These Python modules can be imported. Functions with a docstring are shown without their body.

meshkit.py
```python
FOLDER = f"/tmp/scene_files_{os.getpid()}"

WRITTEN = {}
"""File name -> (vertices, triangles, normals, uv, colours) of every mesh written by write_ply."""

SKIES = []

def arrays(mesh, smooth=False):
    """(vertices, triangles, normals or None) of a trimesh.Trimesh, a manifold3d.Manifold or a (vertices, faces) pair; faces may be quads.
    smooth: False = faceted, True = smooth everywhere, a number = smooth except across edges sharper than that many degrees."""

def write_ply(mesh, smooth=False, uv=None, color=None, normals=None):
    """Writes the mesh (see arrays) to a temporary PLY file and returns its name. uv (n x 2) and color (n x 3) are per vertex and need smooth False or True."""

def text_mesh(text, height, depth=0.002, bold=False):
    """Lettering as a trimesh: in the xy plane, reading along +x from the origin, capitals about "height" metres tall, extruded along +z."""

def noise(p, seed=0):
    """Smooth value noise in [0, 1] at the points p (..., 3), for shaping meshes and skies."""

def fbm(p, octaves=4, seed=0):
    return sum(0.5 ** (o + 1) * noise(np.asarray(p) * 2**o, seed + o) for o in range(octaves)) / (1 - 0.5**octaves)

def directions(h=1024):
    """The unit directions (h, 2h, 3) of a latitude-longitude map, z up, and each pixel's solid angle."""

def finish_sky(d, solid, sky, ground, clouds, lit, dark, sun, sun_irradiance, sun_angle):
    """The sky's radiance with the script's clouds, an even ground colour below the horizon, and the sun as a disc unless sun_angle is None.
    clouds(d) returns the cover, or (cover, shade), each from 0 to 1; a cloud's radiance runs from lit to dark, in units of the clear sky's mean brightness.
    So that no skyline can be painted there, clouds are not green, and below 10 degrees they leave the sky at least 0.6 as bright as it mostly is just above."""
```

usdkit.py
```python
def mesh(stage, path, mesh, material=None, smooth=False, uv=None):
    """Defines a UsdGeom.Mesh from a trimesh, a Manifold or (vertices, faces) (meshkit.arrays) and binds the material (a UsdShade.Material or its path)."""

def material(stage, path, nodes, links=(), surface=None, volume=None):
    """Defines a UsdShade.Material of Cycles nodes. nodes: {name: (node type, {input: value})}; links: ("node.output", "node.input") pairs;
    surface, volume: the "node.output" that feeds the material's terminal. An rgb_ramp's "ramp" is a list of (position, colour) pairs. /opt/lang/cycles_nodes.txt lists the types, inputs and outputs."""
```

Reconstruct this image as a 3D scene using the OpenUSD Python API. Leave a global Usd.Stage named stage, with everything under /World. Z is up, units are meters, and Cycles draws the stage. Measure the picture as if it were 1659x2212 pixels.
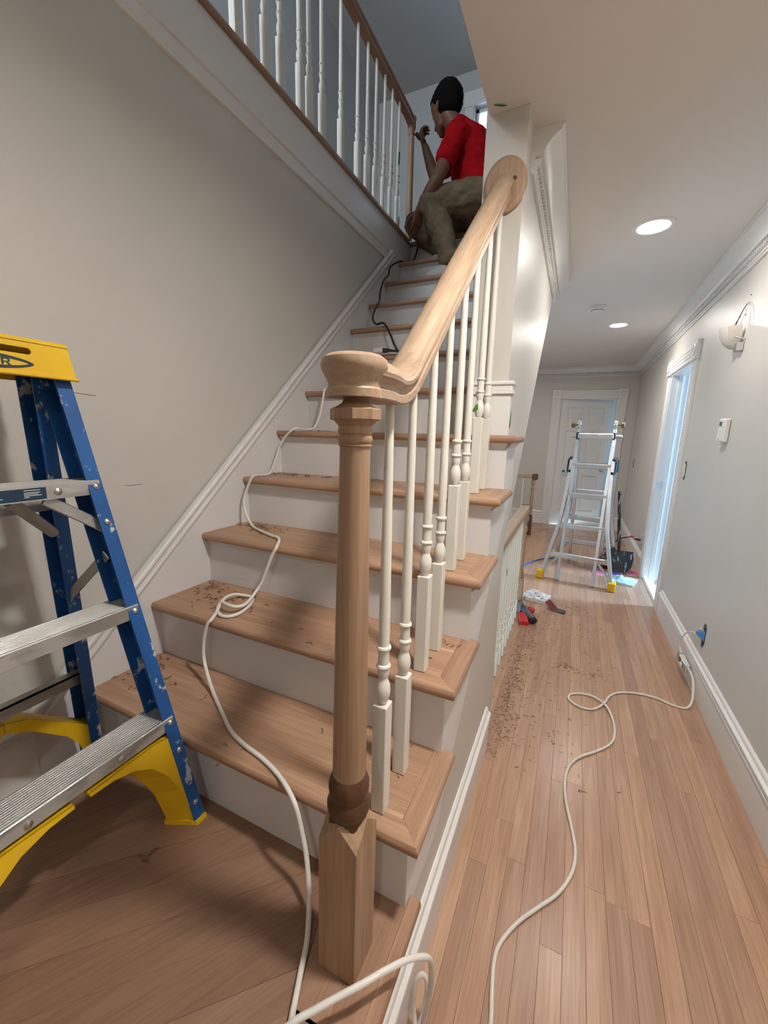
import math, random
import numpy as np, trimesh, manifold3d as m3
from shapely.geometry import Polygon, box as sbox, LineString
from shapely import affinity
import usdkit, meshkit
from pxr import Usd, UsdGeom, UsdLux, UsdShade, Gf, Sdf, Vt

stage = Usd.Stage.CreateInMemory()
UsdGeom.SetStageUpAxis(stage, UsdGeom.Tokens.z)
UsdGeom.SetStageMetersPerUnit(stage, 1.0)
UsdGeom.Xform.Define(stage, '/World')
UsdGeom.Scope.Define(stage, '/World/Looks')
rng = random.Random(7)
nrng = np.random.default_rng(7)

# ---------------------------------------------------------------- camera
CAM = np.array([0.19646, -0.61172, 0.79562]); YAW, PITCH, ROLL, FPX = -0.4368, -0.1929, 0.0233, 865.27
EXPOSURE = 1.25
cam = UsdGeom.Camera.Define(stage, '/World/camera')
cam.CreateHorizontalApertureAttr(36.0)
cam.CreateFocalLengthAttr(36.0 * FPX / 1659.0)
cam.CreateClippingRangeAttr(Gf.Vec2f(0.03, 200))
cam.CreateExposureAttr(EXPOSURE)
_f = np.array([math.sin(YAW)*math.cos(PITCH), math.cos(YAW)*math.cos(PITCH), math.sin(PITCH)])
_r = np.array([math.cos(YAW), -math.sin(YAW), 0.0]); _u = np.cross(_r, _f)
_c, _s = math.cos(ROLL), math.sin(ROLL)
_r, _u = _c*_r + _s*_u, -_s*_r + _c*_u
M4 = np.eye(4); M4[0, :3] = _r; M4[1, :3] = _u; M4[2, :3] = -_f; M4[3, :3] = CAM
cam.AddTransformOp().Set(Gf.Matrix4d(*M4.ravel().tolist()))

# ---------------------------------------------------------------- light levels
SKY = (0.55, 0.80, 1.0); SKY_I = .8
LAMP = 84.0                      # radiance of a recessed lamp lens
LAMP_C = (1.0, 0.95, 0.895)
SIDE_I, UP_I, UPF_I = 85.0, 1.4, 2.2
LAMP_STAIR = 2.95                 # the lamp over the stair foot is this much brighter than the two down the hall

dome = UsdLux.DomeLight.Define(stage, '/World/sky'); dome.CreateIntensityAttr(SKY_I); dome.CreateColorAttr(Gf.Vec3f(*SKY))

def rect_light(name, loc, normal, w, h, inten, color):
    l = UsdLux.RectLight.Define(stage, '/World/' + name)
    l.CreateWidthAttr(w); l.CreateHeightAttr(h); l.CreateIntensityAttr(inten); l.CreateColorAttr(Gf.Vec3f(*color))
    z = -np.array(normal, float); up = np.array([0, 0, 1.0]) if abs(z[2]) < .9 else np.array([0, 1.0, 0])
    x = np.cross(up, z); x /= np.linalg.norm(x); y = np.cross(z, x)
    m = np.eye(4); m[0, :3] = x; m[1, :3] = y; m[2, :3] = z; m[3, :3] = loc
    l.AddTransformOp().Set(Gf.Matrix4d(*m.ravel().tolist()))
DAY = (0.40, 0.68, 1.0)
rect_light('daylight_side_window', (3.42, 4.05, 1.2), (-1, 0.0, -0.6), .50, .8, SIDE_I, DAY)
rect_light('daylight_end_room', (1.85, 7.2, .7), (-1, 0.1, -.2), .5, 1.2, 5.0, DAY)
rect_light('daylight_upper_front_window', (-1.62, -1.62, 3.6), (0, 1, -.1), .8, 1.25, UPF_I*6, (.94, .97, 1.0))

# ---------------------------------------------------------------- helpers: prims
used = {}
def uname(parent, name):
    k = (parent, name); n = used.get(k, -1) + 1; used[k] = n
    return name if n == 0 else '%s_%03d' % (name, n)
def path_of(parent): return '/World' if parent is None else str(parent.GetPath())
def tag(o, label=None, cat=None, group=None, kind=None):
    for k, v in (('label', label), ('category', cat), ('group', group), ('kind', kind)):
        if v: o.SetCustomDataByKey(k, v)
    return o
def part(name, mesh, mat, parent, smooth=30, label=None, kind=None):
    if isinstance(mesh, (list, tuple)) and not isinstance(mesh[0], np.ndarray): mesh = join(mesh)
    pp = path_of(parent); n = uname(pp, name)
    m = usdkit.mesh(stage, pp + '/' + n, mesh, mat, smooth=smooth).GetPrim()
    tag(m, label=label, kind=kind)
    return m
def thing(name, label, cat, loc=(0, 0, 0), group=None, rotz=0.0):
    n = uname('/World', name); x = UsdGeom.Xform.Define(stage, '/World/' + n)
    x.AddTranslateOp().Set(Gf.Vec3d(*map(float, loc)))
    if rotz: x.AddRotateZOp().Set(rotz)
    return tag(x.GetPrim(), label, cat, group)
def single(name, mesh, mat, label, cat, group=None, smooth=30, kind=None):
    o = part(name, mesh, mat, None, smooth); return tag(o, label, cat, group, kind)
def struct(name, mesh=None, mat=None, label=None, smooth=30):
    if mesh is None:
        n = uname('/World', name); o = UsdGeom.Xform.Define(stage, '/World/' + n).GetPrim()
    else: o = part(name, mesh, mat, None, smooth)
    return tag(o, label, None, None, 'structure')

# ---------------------------------------------------------------- helpers: meshes
def join(ms): return trimesh.util.concatenate([m for m in ms])
_bf = None
def cb(lo, hi, c=.0015):
    lo, hi = np.minimum(lo, hi).astype(float), np.maximum(lo, hi).astype(float)
    c = min(c, .45*float((hi-lo).min()))
    P = []
    for sx in (0, 1):
        for sy in (0, 1):
            for sz in (0, 1):
                k = np.array([lo[0] if sx == 0 else hi[0], lo[1] if sy == 0 else hi[1], lo[2] if sz == 0 else hi[2]])
                d = np.array([c if sx == 0 else -c, c if sy == 0 else -c, c if sz == 0 else -c])
                for a in range(3):
                    q = k + d; q[a] = k[a]; P.append(q)
    return trimesh.convex.convex_hull(np.array(P))
def bx(lo, hi): 
    lo, hi = np.minimum(lo, hi).astype(float), np.maximum(lo, hi).astype(float)
    m = trimesh.creation.box(hi-lo); m.apply_translation((lo+hi)/2); return m
def hull(P): return trimesh.convex.convex_hull(np.array(P, float))
AX = {'z': np.eye(4), 'x': np.array([[0, 0, 1, 0], [1, 0, 0, 0], [0, 1, 0, 0], [0, 0, 0, 1.]]), 'y': np.array([[1, 0, 0, 0], [0, 0, -1, 0], [0, 1, 0, 0], [0, 0, 0, 1.]])}
def extr(pts, axis, a, b):
    """2-D outline extruded from a to b along an axis. x: (y, z) outline; y: (x, z); z: (x, y)."""
    poly = pts if isinstance(pts, Polygon) else Polygon(pts)
    if not poly.is_valid: poly = poly.buffer(0)
    m = trimesh.creation.extrude_polygon(poly, abs(b-a), engine='earcut')
    if axis == 'y':
        m.apply_transform(AX['y']); m.apply_translation((0, max(a, b), 0))
    elif axis == 'x':
        m.apply_transform(AX['x']); m.apply_translation((min(a, b), 0, 0))
    else: m.apply_translation((0, 0, min(a, b)))
    return m
def spline(P, n=8, closed=False):
    P = np.array(P, float); out = []
    Q = np.vstack([2*P[0]-P[1], P, 2*P[-1]-P[-2]])
    for i in range(len(P)-1):
        p0, p1, p2, p3 = Q[i], Q[i+1], Q[i+2], Q[i+3]
        for t in np.linspace(0, 1, n, endpoint=False):
            out.append(.5*((2*p1)+(-p0+p2)*t+(2*p0-5*p1+4*p2-p3)*t*t+(-p0+3*p1-3*p2+p3)*t**3))
    out.append(P[-1]); return np.array(out)
def sweep(path, section, caps=True, up=None, scale=None):
    """closed 2-D section (n,2) swept along a 3-D path; the section's second axis stays near `up` when given."""
    P = np.array(path, float); S = np.array(section, float); n = len(S)
    T = np.gradient(P, axis=0); T /= np.linalg.norm(T, axis=1, keepdims=True)
    if up is None:
        a = np.array([0, 0, 1.]) if abs(T[0][2]) < .9 else np.array([1., 0, 0])
        N = a - T[0]*(a@T[0]); N /= np.linalg.norm(N)
    V = []
    for i in range(len(P)):
        if up is not None: a = np.array(up, float) if np.ndim(up) == 1 else np.array(up[i], float); N = a - T[i]*(a@T[i])
        else: N = N - T[i]*(N@T[i])
        N = N/np.linalg.norm(N); B = np.cross(T[i], N)
        k = 1 if scale is None else scale[i]
        V.append(P[i] + k*(S[:, :1]*B + S[:, 1:]*N))
    V = np.vstack(V); F = []
    for i in range(len(P)-1):
        for j in range(n):
            a, b, c, d = i*n+j, i*n+(j+1) % n, (i+1)*n+(j+1) % n, (i+1)*n+j
            F += [[a, b, c], [a, c, d]]
    if caps:
        V = np.vstack([V, P[:1], P[-1:]]); c0, c1 = len(V)-2, len(V)-1; o = (len(P)-1)*n
        for j in range(n): F += [[c0, (j+1) % n, j], [c1, o+j, o+(j+1) % n]]
    m = trimesh.Trimesh(V, F, process=False)
    if m.volume < 0: m.invert()
    return m
def circ(r, n=10): 
    t = np.linspace(0, 2*np.pi, n, endpoint=False); return np.stack([r*np.cos(t), r*np.sin(t)], 1)
def tube(path, r, n=10, sm=0, scale=None):
    p = spline(path, sm) if sm else np.array(path, float)
    return sweep(p, circ(r, n), scale=scale)
def lathe(prof, n=28, loc=(0, 0, 0), axis=None):
    """prof: list of (radius, height)"""
    pr = np.array(prof, float); t = np.linspace(0, 2*np.pi, n, endpoint=False); V = []; F = []
    for r, z in pr: V += [[r*math.cos(a), r*math.sin(a), z] for a in t]
    k = len(pr)
    for i in range(k-1):
        for j in range(n):
            a, b, c, d = i*n+j, i*n+(j+1) % n, (i+1)*n+(j+1) % n, (i+1)*n+j
            F += [[a, b, c], [a, c, d]]
    V += [[0, 0, pr[0, 1]], [0, 0, pr[-1, 1]]]
    for j in range(n): F += [[k*n, (j+1) % n, j], [k*n+1, (k-1)*n+j, (k-1)*n+(j+1) % n]]
    m = trimesh.Trimesh(V, F, process=False)
    if m.volume < 0: m.invert()
    if axis is not None: m.apply_transform(trimesh.geometry.align_vectors([0, 0, 1], np.array(axis, float)))
    m.apply_translation(loc); return m
def bar(a, b, w, h, up=(0, 0, 1), c=.002):
    """chamfered rectangular bar from a to b, h along up, w across"""
    a, b = np.array(a, float), np.array(b, float); L = np.linalg.norm(b-a); t = (b-a)/L
    u = np.array(up, float); u = u - t*(u@t); u /= np.linalg.norm(u); s = np.cross(u, t)
    m = cb((0, -w/2, -h/2), (L, w/2, h/2), c); T = np.eye(4); T[:3, 0] = t; T[:3, 1] = s; T[:3, 2] = u; T[:3, 3] = a
    m.apply_transform(T)
    if np.linalg.det(T[:3, :3]) < 0: m.invert()
    return m
def cyl(a, b, r, n=16, c=0.0):
    a, b = np.array(a, float), np.array(b, float); L = np.linalg.norm(b-a)
    return lathe([(r-c, 0), (r, c), (r, L-c), (r-c, L)] if c else [(r, 0), (r, L)], n, a, b-a)
def ball(c, r, s=(1, 1, 1), sub=2):
    m = trimesh.creation.icosphere(sub, r); m.apply_scale(s) if np.ndim(s) == 0 else m.apply_transform(np.diag([*s, 1.])); m.apply_translation(c); return m
def shear_top(m, z0, dx, dy):
    m.vertices[:, 0] += dx*(m.vertices[:, 2]-z0); m.vertices[:, 1] += dy*(m.vertices[:, 2]-z0); return m

# ---------------------------------------------------------------- materials
LK = '/World/Looks/'
def paint(name, col, rough=.5, bump=.0, mott=.04, scale=6.0, spec=.5):
    c = np.array(col); n = {"tc": ("texture_coordinate", {}), "n": ("noise_texture", {"scale": scale, "detail": 4.0}),
        "r": ("rgb_ramp", {"ramp": [(0.3, tuple(c*(1-mott))), (.7, tuple(np.minimum(c*(1+mott), 1)))]}),
        "p": ("principled_bsdf", {"roughness": rough, "specular_ior_level": spec})}
    l = [("tc.object", "n.vector"), ("n.fac", "r.fac"), ("r.color", "p.base_color")]
    if bump:
        n["n2"] = ("noise_texture", {"scale": 260.0, "detail": 2.0}); n["b"] = ("bump", {"strength": bump, "distance": .002})
        l += [("tc.object", "n2.vector"), ("n2.fac", "b.height"), ("b.normal", "p.normal")]
    return usdkit.material(stage, LK+name, n, l, surface="p.BSDF")
def plain(name, col, rough=.5, metal=0.0, **k):
    return usdkit.material(stage, LK+name, {"p": ("principled_bsdf", {"base_color": col, "roughness": rough, "metallic": metal, **k})}, [], surface="p.BSDF")
def wood(name, light, dark, axis='y', rough=.5, vary=.16, grain=1.0, rot=0.0, spec=.4, rotx=0.0):
    """Fine grain stretched along an axis of the object, its tone and figure shifted from one board to the next."""
    st = {'x': (1.2, 22, 22), 'y': (22, 1.2, 22), 'z': (22, 22, 1.2)}[axis]
    st2 = {'x': (6, 210, 210), 'y': (210, 6, 210), 'z': (210, 210, 6)}[axis]
    L, D = np.array(light), np.array(dark)
    n = {"tc": ("texture_coordinate", {}), "oi": ("object_info", {}),
         "off": ("math", {"math_type": "multiply", "value2": 53.0}), "cx": ("combine_xyz", {}),
         "mp": ("mapping", {"scale": st, "rotation": (0, 0, 0)}), "add": ("vector_math", {"math_type": "add"}),
         "mr": ("mapping", {"rotation": (rotx, 0, rot)}),
         "n1": ("noise_texture", {"scale": 1.0, "detail": 5.0, "roughness": .6, "distortion": 1.1}),
         "mp2": ("mapping", {"scale": st2}), "n2": ("noise_texture", {"scale": 1.0, "detail": 3.0}),
         "r1": ("rgb_ramp", {"ramp": [(.25, tuple(D)), (.48, tuple(.45*D+.55*L)), (.62, tuple(L)), (.8, tuple(np.minimum(L*1.1, 1)))]}),
         "r2": ("rgb_ramp", {"ramp": [(.3, (1-.2*grain,)*3), (.6, (1, 1, 1))]}),
         "mx": ("mix", {"mix_type": "multiply", "fac": 1.0}),
         "v": ("math", {"math_type": "multiply_add", "value2": 2*vary, "value3": 1-vary}),
         "h": ("math", {"math_type": "multiply_add", "value2": .008, "value3": .496}),
         "hs": ("hsv", {"saturation": 1.0}),
         "p": ("principled_bsdf", {"roughness": rough, "specular_ior_level": spec}),
         "b": ("bump", {"strength": .12, "distance": .001})}
    l = [("tc.object", "mr.vector"), ("mr.vector", "mp.vector"), ("oi.random", "off.value1"), ("off.value", "cx.x"), ("off.value", "cx.y"), ("off.value", "cx.z"),
         ("mp.vector", "add.vector1"), ("cx.vector", "add.vector2"), ("add.vector", "n1.vector"), ("n1.fac", "r1.fac"),
         ("mr.vector", "mp2.vector"), ("mp2.vector", "n2.vector"), ("n2.fac", "r2.fac"), ("r1.color", "mx.color1"), ("r2.color", "mx.color2"),
         ("oi.random", "v.value1"), ("oi.random", "h.value1"), ("mx.color", "hs.color"), ("v.value", "hs.value"), ("h.value", "hs.hue"), ("hs.color", "p.base_color"),
         ("n2.fac", "b.height"), ("b.normal", "p.normal")]
    return usdkit.material(stage, LK+name, n, l, surface="p.BSDF")
def splat(name, base, spot, rough, scale, lo, hi, metal=0.0, spot_metal=None, streak=None, base2=None):
    """A base colour with irregular patches of a second colour (paint spatter, scuffs)."""
    b2 = base2 or tuple(np.array(base)*.8)
    n = {"tc": ("texture_coordinate", {}), "mp": ("mapping", {"scale": streak or (1, 1, 1)}), "n": ("noise_texture", {"scale": scale, "detail": 7.0, "roughness": .65}),
         "n2": ("noise_texture", {"scale": scale*.35, "detail": 3.0}), "m2": ("rgb_ramp", {"ramp": [(.35, base), (.65, b2)]}),
         "r": ("rgb_ramp", {"ramp": [(lo, (0, 0, 0)), (hi, (1, 1, 1))]}), "mx": ("mix", {"color2": spot}),
         "p": ("principled_bsdf", {"roughness": rough, "metallic": metal})}
    l = [("tc.object", "mp.vector"), ("mp.vector", "n.vector"), ("mp.vector", "n2.vector"), ("n2.fac", "m2.fac"), ("n.fac", "r.fac"), ("r.color", "mx.fac"), ("m2.color", "mx.color1"), ("mx.color", "p.base_color")]
    if metal:
        n["mm"] = ("rgb_ramp", {"ramp": [(lo, (metal,)*3), (hi, (metal*.15,)*3)]}); l += [("n.fac", "mm.fac"), ("mm.color", "p.metallic")]
    return usdkit.material(stage, LK+name, n, l, surface="p.BSDF")

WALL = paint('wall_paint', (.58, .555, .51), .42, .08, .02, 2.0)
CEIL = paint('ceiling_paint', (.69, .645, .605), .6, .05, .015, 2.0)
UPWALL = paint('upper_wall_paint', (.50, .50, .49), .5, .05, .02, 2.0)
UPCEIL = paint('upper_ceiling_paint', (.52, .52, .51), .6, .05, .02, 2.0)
TRIM = paint('trim_paint', (.74, .725, .70), .35, 0, .015, 3.0)
RISER = paint('riser_paint', (.70, .685, .675), .4, 0, .03, 5.0)
BALU = paint('baluster_paint', (.74, .71, .63), .35, 0, .02, 8.0)
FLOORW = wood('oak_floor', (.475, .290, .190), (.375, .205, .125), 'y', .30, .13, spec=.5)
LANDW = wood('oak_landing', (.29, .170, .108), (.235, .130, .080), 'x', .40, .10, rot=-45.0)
TREADW = wood('oak_tread', (.48, .295, .188), (.36, .205, .124), 'x', .42, .07)
NOSEW = wood('oak_nosing', (.41, .245, .155), (.31, .172, .104), 'y', .45, .08)
NEWELW = wood('oak_newel', (.43, .285, .175), (.31, .185, .108), 'z', .5, .06)
RAILW = wood('oak_rail', (.43, .305, .205), (.345, .23, .146), 'y', .45, .05)
RAILS = wood('oak_rail_slope', (.43, .305, .205), (.345, .23, .146), 'y', .45, .05, rotx=-41.5)
DARKW = wood('stained_wood', (.13, .065, .03), (.07, .03, .014), 'z', .4, .05)
UPRAILW = wood('upper_rail_wood', (.40, .25, .165), (.27, .16, .10), 'y', .45, .05)
BLUE = splat('blue_fibreglass', (.012, .10, .33), (.50, .54, .58), .4, 30.0, .585, .64, streak=(1, 1, .7), base2=(.01, .075, .25))
YELL = splat('yellow_plastic', (.78, .50, .012), (.55, .40, .25), .45, 16.0, .64, .76, base2=(.70, .42, .01))
ALUW = splat('worn_aluminium', (.50, .50, .49), (.42, .40, .37), .42, 18.0, .44, .58, metal=.8, base2=(.36, .36, .35), streak=(1, .35, 1))
ALU = plain('bright_aluminium', (.62, .63, .64), .34, .9)
STEEL = plain('steel', (.6, .6, .6), .3, 1.0)
DKSTEEL = plain('dark_steel', (.10, .10, .10), .4, .6)
NAVY = plain('navy_plastic', (.01, .035, .07), .4)
BLACK = plain('black_rubber', (.015, .015, .017), .45)
WHITEC = plain('white_cord', (.72, .69, .64), .45)
WHITEP = plain('white_plastic', (.72, .71, .68), .4)
PAPER = splat('printed_paper', (.80, .80, .80), (.10, .10, .13), .7, 46.0, .56, .60, base2=(.74, .75, .76))
GREEN = plain('green_tape', (.03, .20, .03), .6)
RED = plain('red_plastic', (.55, .02, .02), .4)
MAROON = plain('dark_red_card', (.16, .02, .02), .6)
PINK = plain('pink_abrasive', (.62, .17, .26), .8)
PURPLE = plain('purple_abrasive', (.09, .06, .22), .8)
BLUEC = plain('blue_cable', (.05, .16, .50), .4)
OUTB = plain('outlet_blue', (.06, .22, .52), .5)
GLASSF = plain('frosted_glass', (.78, .72, .64), .5, transmission_weight=.25)
SHAV = plain('wood_shaving', (.20, .095, .04), .7)
SHIRT = paint('red_cotton', (.36, .006, .010), .95, .3, .18, 14.0, spec=.08)
KHAKI = paint('khaki_cotton', (.19, .145, .092), .95, .3, .2, 12.0, spec=.1)
SKIN = paint('skin', (.17, .078, .043), .5, 0, .08, 10.0)
HAIR = paint('black_hair', (.006, .005, .005), .9, .6, .3, 40.0, spec=.1)
LCD = plain('lcd_screen', (.05, .07, .05), .2)
LENS = usdkit.material(stage, LK+'lamp_lens', {"e": ("emission", {"color": LAMP_C, "strength": LAMP})}, [], surface="e.emission")
LENS0 = usdkit.material(stage, LK+'stair_lamp_lens', {"e": ("emission", {"color": LAMP_C, "strength": LAMP*LAMP_STAIR})}, [], surface="e.emission")
LENS2 = usdkit.material(stage, LK+'hall_end_lamp_lens', {"e": ("emission", {"color": LAMP_C, "strength": LAMP*1.35})}, [], surface="e.emission")
GLASS = usdkit.material(stage, LK+'window_glass', {"t": ("transparent_bsdf", {"color": (.96, .98, 1)}), "g": ("glossy_bsdf", {"color": (1, 1, 1), "roughness": .02}), "f": ("fresnel", {"IOR": 1.45}), "m": ("mix_closure", {})},
    [("f.fac", "m.fac"), ("t.BSDF", "m.closure1"), ("g.BSDF", "m.closure2")], surface="m.closure")

# ================================================================= SETTING
R, G = .20, .2271                 # rise and going of the stair
FL, LD = -.60, -.20               # hall floor and stair landing heights
XL, XW = -1.095, .95              # stair wall and hall wall
CZ = 1.84                         # hall ceiling
YE = 6.4                          # end wall
UF, UC = 2.22, 4.60               # upper floor and ceiling

# --- floor of narrow oak strips
floor = struct('floor', label='sanded unfinished oak strip floor of the hallway')
part('subfloor', [bx((-1.1, -3.3, FL-.08), (XW, 1.2, FL-.013)), bx((-.12, 1.2, FL-.08), (XW, 2.66, FL-.013)), bx((-1.1, 2.66, FL-.08), (XW, YE, FL-.013))], FLOORW, floor)
part('floor_boards_behind', bx((-1.1, -3.3, FL-.012), (XW, -.95, FL)), FLOORW, floor)
def strip_run(x0, x1, ya, yb, Lmin, Lmax):
    y = ya - rng.uniform(0, .5)
    while y < yb:
        L = rng.uniform(Lmin, Lmax); a, b = max(y, ya), min(y+L, yb)
        if b-a > .02:
            g = .0002; h = rng.uniform(-.0003, .0002); c = .0006
            P = [(x, yy, FL-.012) for x in (x0+g, x1-g) for yy in (a+g, b-g)] + [(x, yy, FL+h-c) for x in (x0+g, x1-g) for yy in (a+g, b-g)] + [(x, yy, FL+h) for x in (x0+g+c, x1-g-c) for yy in (a+g+c, b-g-c)]
            part('plank', hull(P), FLOORW, floor, smooth=False)
        y += L
NB = 17; wb = (XW+.045)/NB
for k in range(NB):
    x0 = -.045 + k*wb
    strip_run(x0, x0+wb, -.95, YE, .45, 1.7)
for k in range(9):
    x0 = -1.1 + k*(1.055/9); strip_run(x0, x0+1.055/9, 2.66, YE, 1.6, 2.4)

# --- walls
def wall_open(axis, at, th, u0, u1, z0, z1, holes, mat, name):
    p = sbox(u0, z0, u1, z1)
    for h in holes: p = p.difference(sbox(*h))
    return struct(name, extr(p, axis, at, at+th), mat)
wall_open('x', XL, -.12, -3.3, 2.5+.02, FL-.05, UF-.02, [], WALL, 'wall_left')
wl_ = stage.GetPrimAtPath('/World/wall_left')
for pts_ in ([(-.02, .892), (.06, .890), (.13, .886)], [(.19, .614), (.22, .612), (.245, .613)]):
    part('scuff_mark', tube([(XL+.0002, y, z) for y, z in pts_], .0011, 5), plain('scuff_%d' % int(pts_[0][1]*1000), (.25, .22, .19), .9), wl_)
wall_open('x', -1.1, -.12, 2.5+.03, YE+.1, FL-.05, CZ+.1, [], WALL, 'wall_left_far')
DY0, DY1, DZ = 3.27, 4.07, 1.40   # doorway in the right wall
wall_open('x', XW, .12, -3.3, YE+.1, FL-.05, CZ+.1, [(DY0, FL-.06, DY1, DZ)], WALL, 'wall_right')
EX0, EX1 = -.085, .70             # door in the end wall
wall_open('y', YE+.12, -.12, -1.2, XW, FL-.05, CZ+.1, [(EX0, FL-.06, EX1, 1.40)], WALL, 'wall_end')
wall_open('y', -3.3, -.12, -1.2, XW+.12, FL-.05, CZ+.4, [], WALL, 'wall_behind')
# wall between stair and hall: rises from under the treads, cut below along the stair's slope
sw = [(-.205, FL), (1.17, FL), (1.17, .34), (2.64, CZ+.01), (2.64, CZ+.36), (.937, CZ+.36), (.937, .77)]
for i in range(5, 0, -1):
    sw += [((i-1)*G+.034, R*(i-1)-.032), ((i-1)*G+.034, R*(i-2)-.032)]
sw += [(-.205, LD-.032)]
struct('wall_stair', extr(sw, 'x', -.182, -.045), WALL)
struct('ceiling', [extr([(-.172, -.9), (XW, -.9), (XW, YE), (-1.1, YE), (-1.1, 2.62), (-.045, 2.62), (-.045, .936), (-.172, .936)], 'z', CZ, CZ+.34),
                   bx((-1.1, -3.3, CZ), (XW, -.9, CZ+.34))], CEIL)
struct('trim_soffit', extr([(1.165, .34), (2.64, CZ+.01), (2.64, CZ+.05), (1.165, .38)], 'x', -1.1, -.182), CEIL)
# stairwell below (basement flight)
struct('trim_basement_well', [bx((-1.1, 1.17, -2.2), (-.12, 1.19, FL-.02)), bx((-1.1, 2.66, -2.2), (-.12, 2.68, FL-.08)), bx((-.13, 1.19, -2.2), (-.12, 2.66, FL-.02)), bx((-1.1, 1.19, -2.25), (-.12, 2.66, -2.2))], WALL)
struct('wall_under_stair', bx((-1.1, 1.15, FL), (-.182, 1.168, .34)), WALL)

# --- upper storey
struct('floor_upper', [bx((-2.3, -1.45, 1.9), (XL-.03, 2.53, UF-.03)), bx((-2.3, 2.53, 2.0), (.9, 4.4, UF-.03))], FLOORW)
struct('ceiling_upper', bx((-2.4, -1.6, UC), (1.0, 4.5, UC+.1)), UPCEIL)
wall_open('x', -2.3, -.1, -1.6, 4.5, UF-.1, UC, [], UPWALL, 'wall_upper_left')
UW = (-1.145, 3.08, -.24, 4.26)
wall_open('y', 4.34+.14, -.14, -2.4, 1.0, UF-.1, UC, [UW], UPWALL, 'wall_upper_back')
UW2 = (-2.0, 3.0, -1.24, 4.2)
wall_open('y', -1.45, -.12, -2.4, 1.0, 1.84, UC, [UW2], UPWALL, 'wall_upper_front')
struct('wall_upper_right', [bx((.9, 2.6, UF-.2), (1.0, 4.4, UC)), bx((-.172, -1.45, CZ+.34), (-.05, 2.6, UC)), bx((-.05, 2.5, UF-.2), (.9, 2.6, UC))], UPWALL)

def window(name, x0, z0, x1, z1, y, inward, mat):
    """sash window in a wall that runs along x; inward is the side (sign of y) of the room"""
    w = struct(name); t = .11; f = y + inward*.02
    part('casing', [cb((x0-t, y, z0-.02), (x0, f, z1)), cb((x1, y, z0-.02), (x1+t, f, z1)), cb((x0-t-.01, y, z1), (x1+t+.01, y+inward*.028, z1+t+.03)), cb((x0-t-.03, y, z0-.05), (x1+t+.03, y+inward*.05, z0-.02)),
        cb((x0-.03, y, z0), (x0-.012, y+inward*.032, z1)), cb((x1+.012, y, z0), (x1+.03, y+inward*.032, z1))], mat, w)
    o = y - inward*.07; s = .032; zm = (z0+z1)/2
    part('sash', [cb((x0, o-.015, z0), (x0+s, o+.015, z1)), cb((x1-s, o-.015, z0), (x1, o+.015, z1)), cb((x0, o-.015, z0), (x1, o+.015, z0+s)), cb((x0, o-.015, z1-s), (x1, o+.015, z1)), cb((x0, o-.02, zm-.02), (x1, o+.02, zm+.02))], mat, w)
    for a, b in ((z0+s, zm-.02), (zm+.02, z1-s)): part('pane', bx((x0+s, o-.002, a), (x1-s, o+.002, b)), GLASS, w)
window('window_1', UW[0], UW[1], UW[2], UW[3], 4.34, -1, TRIM)
window('window_2', UW2[0], UW2[1], UW2[2], UW2[3], -1.45, 1, TRIM)

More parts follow.
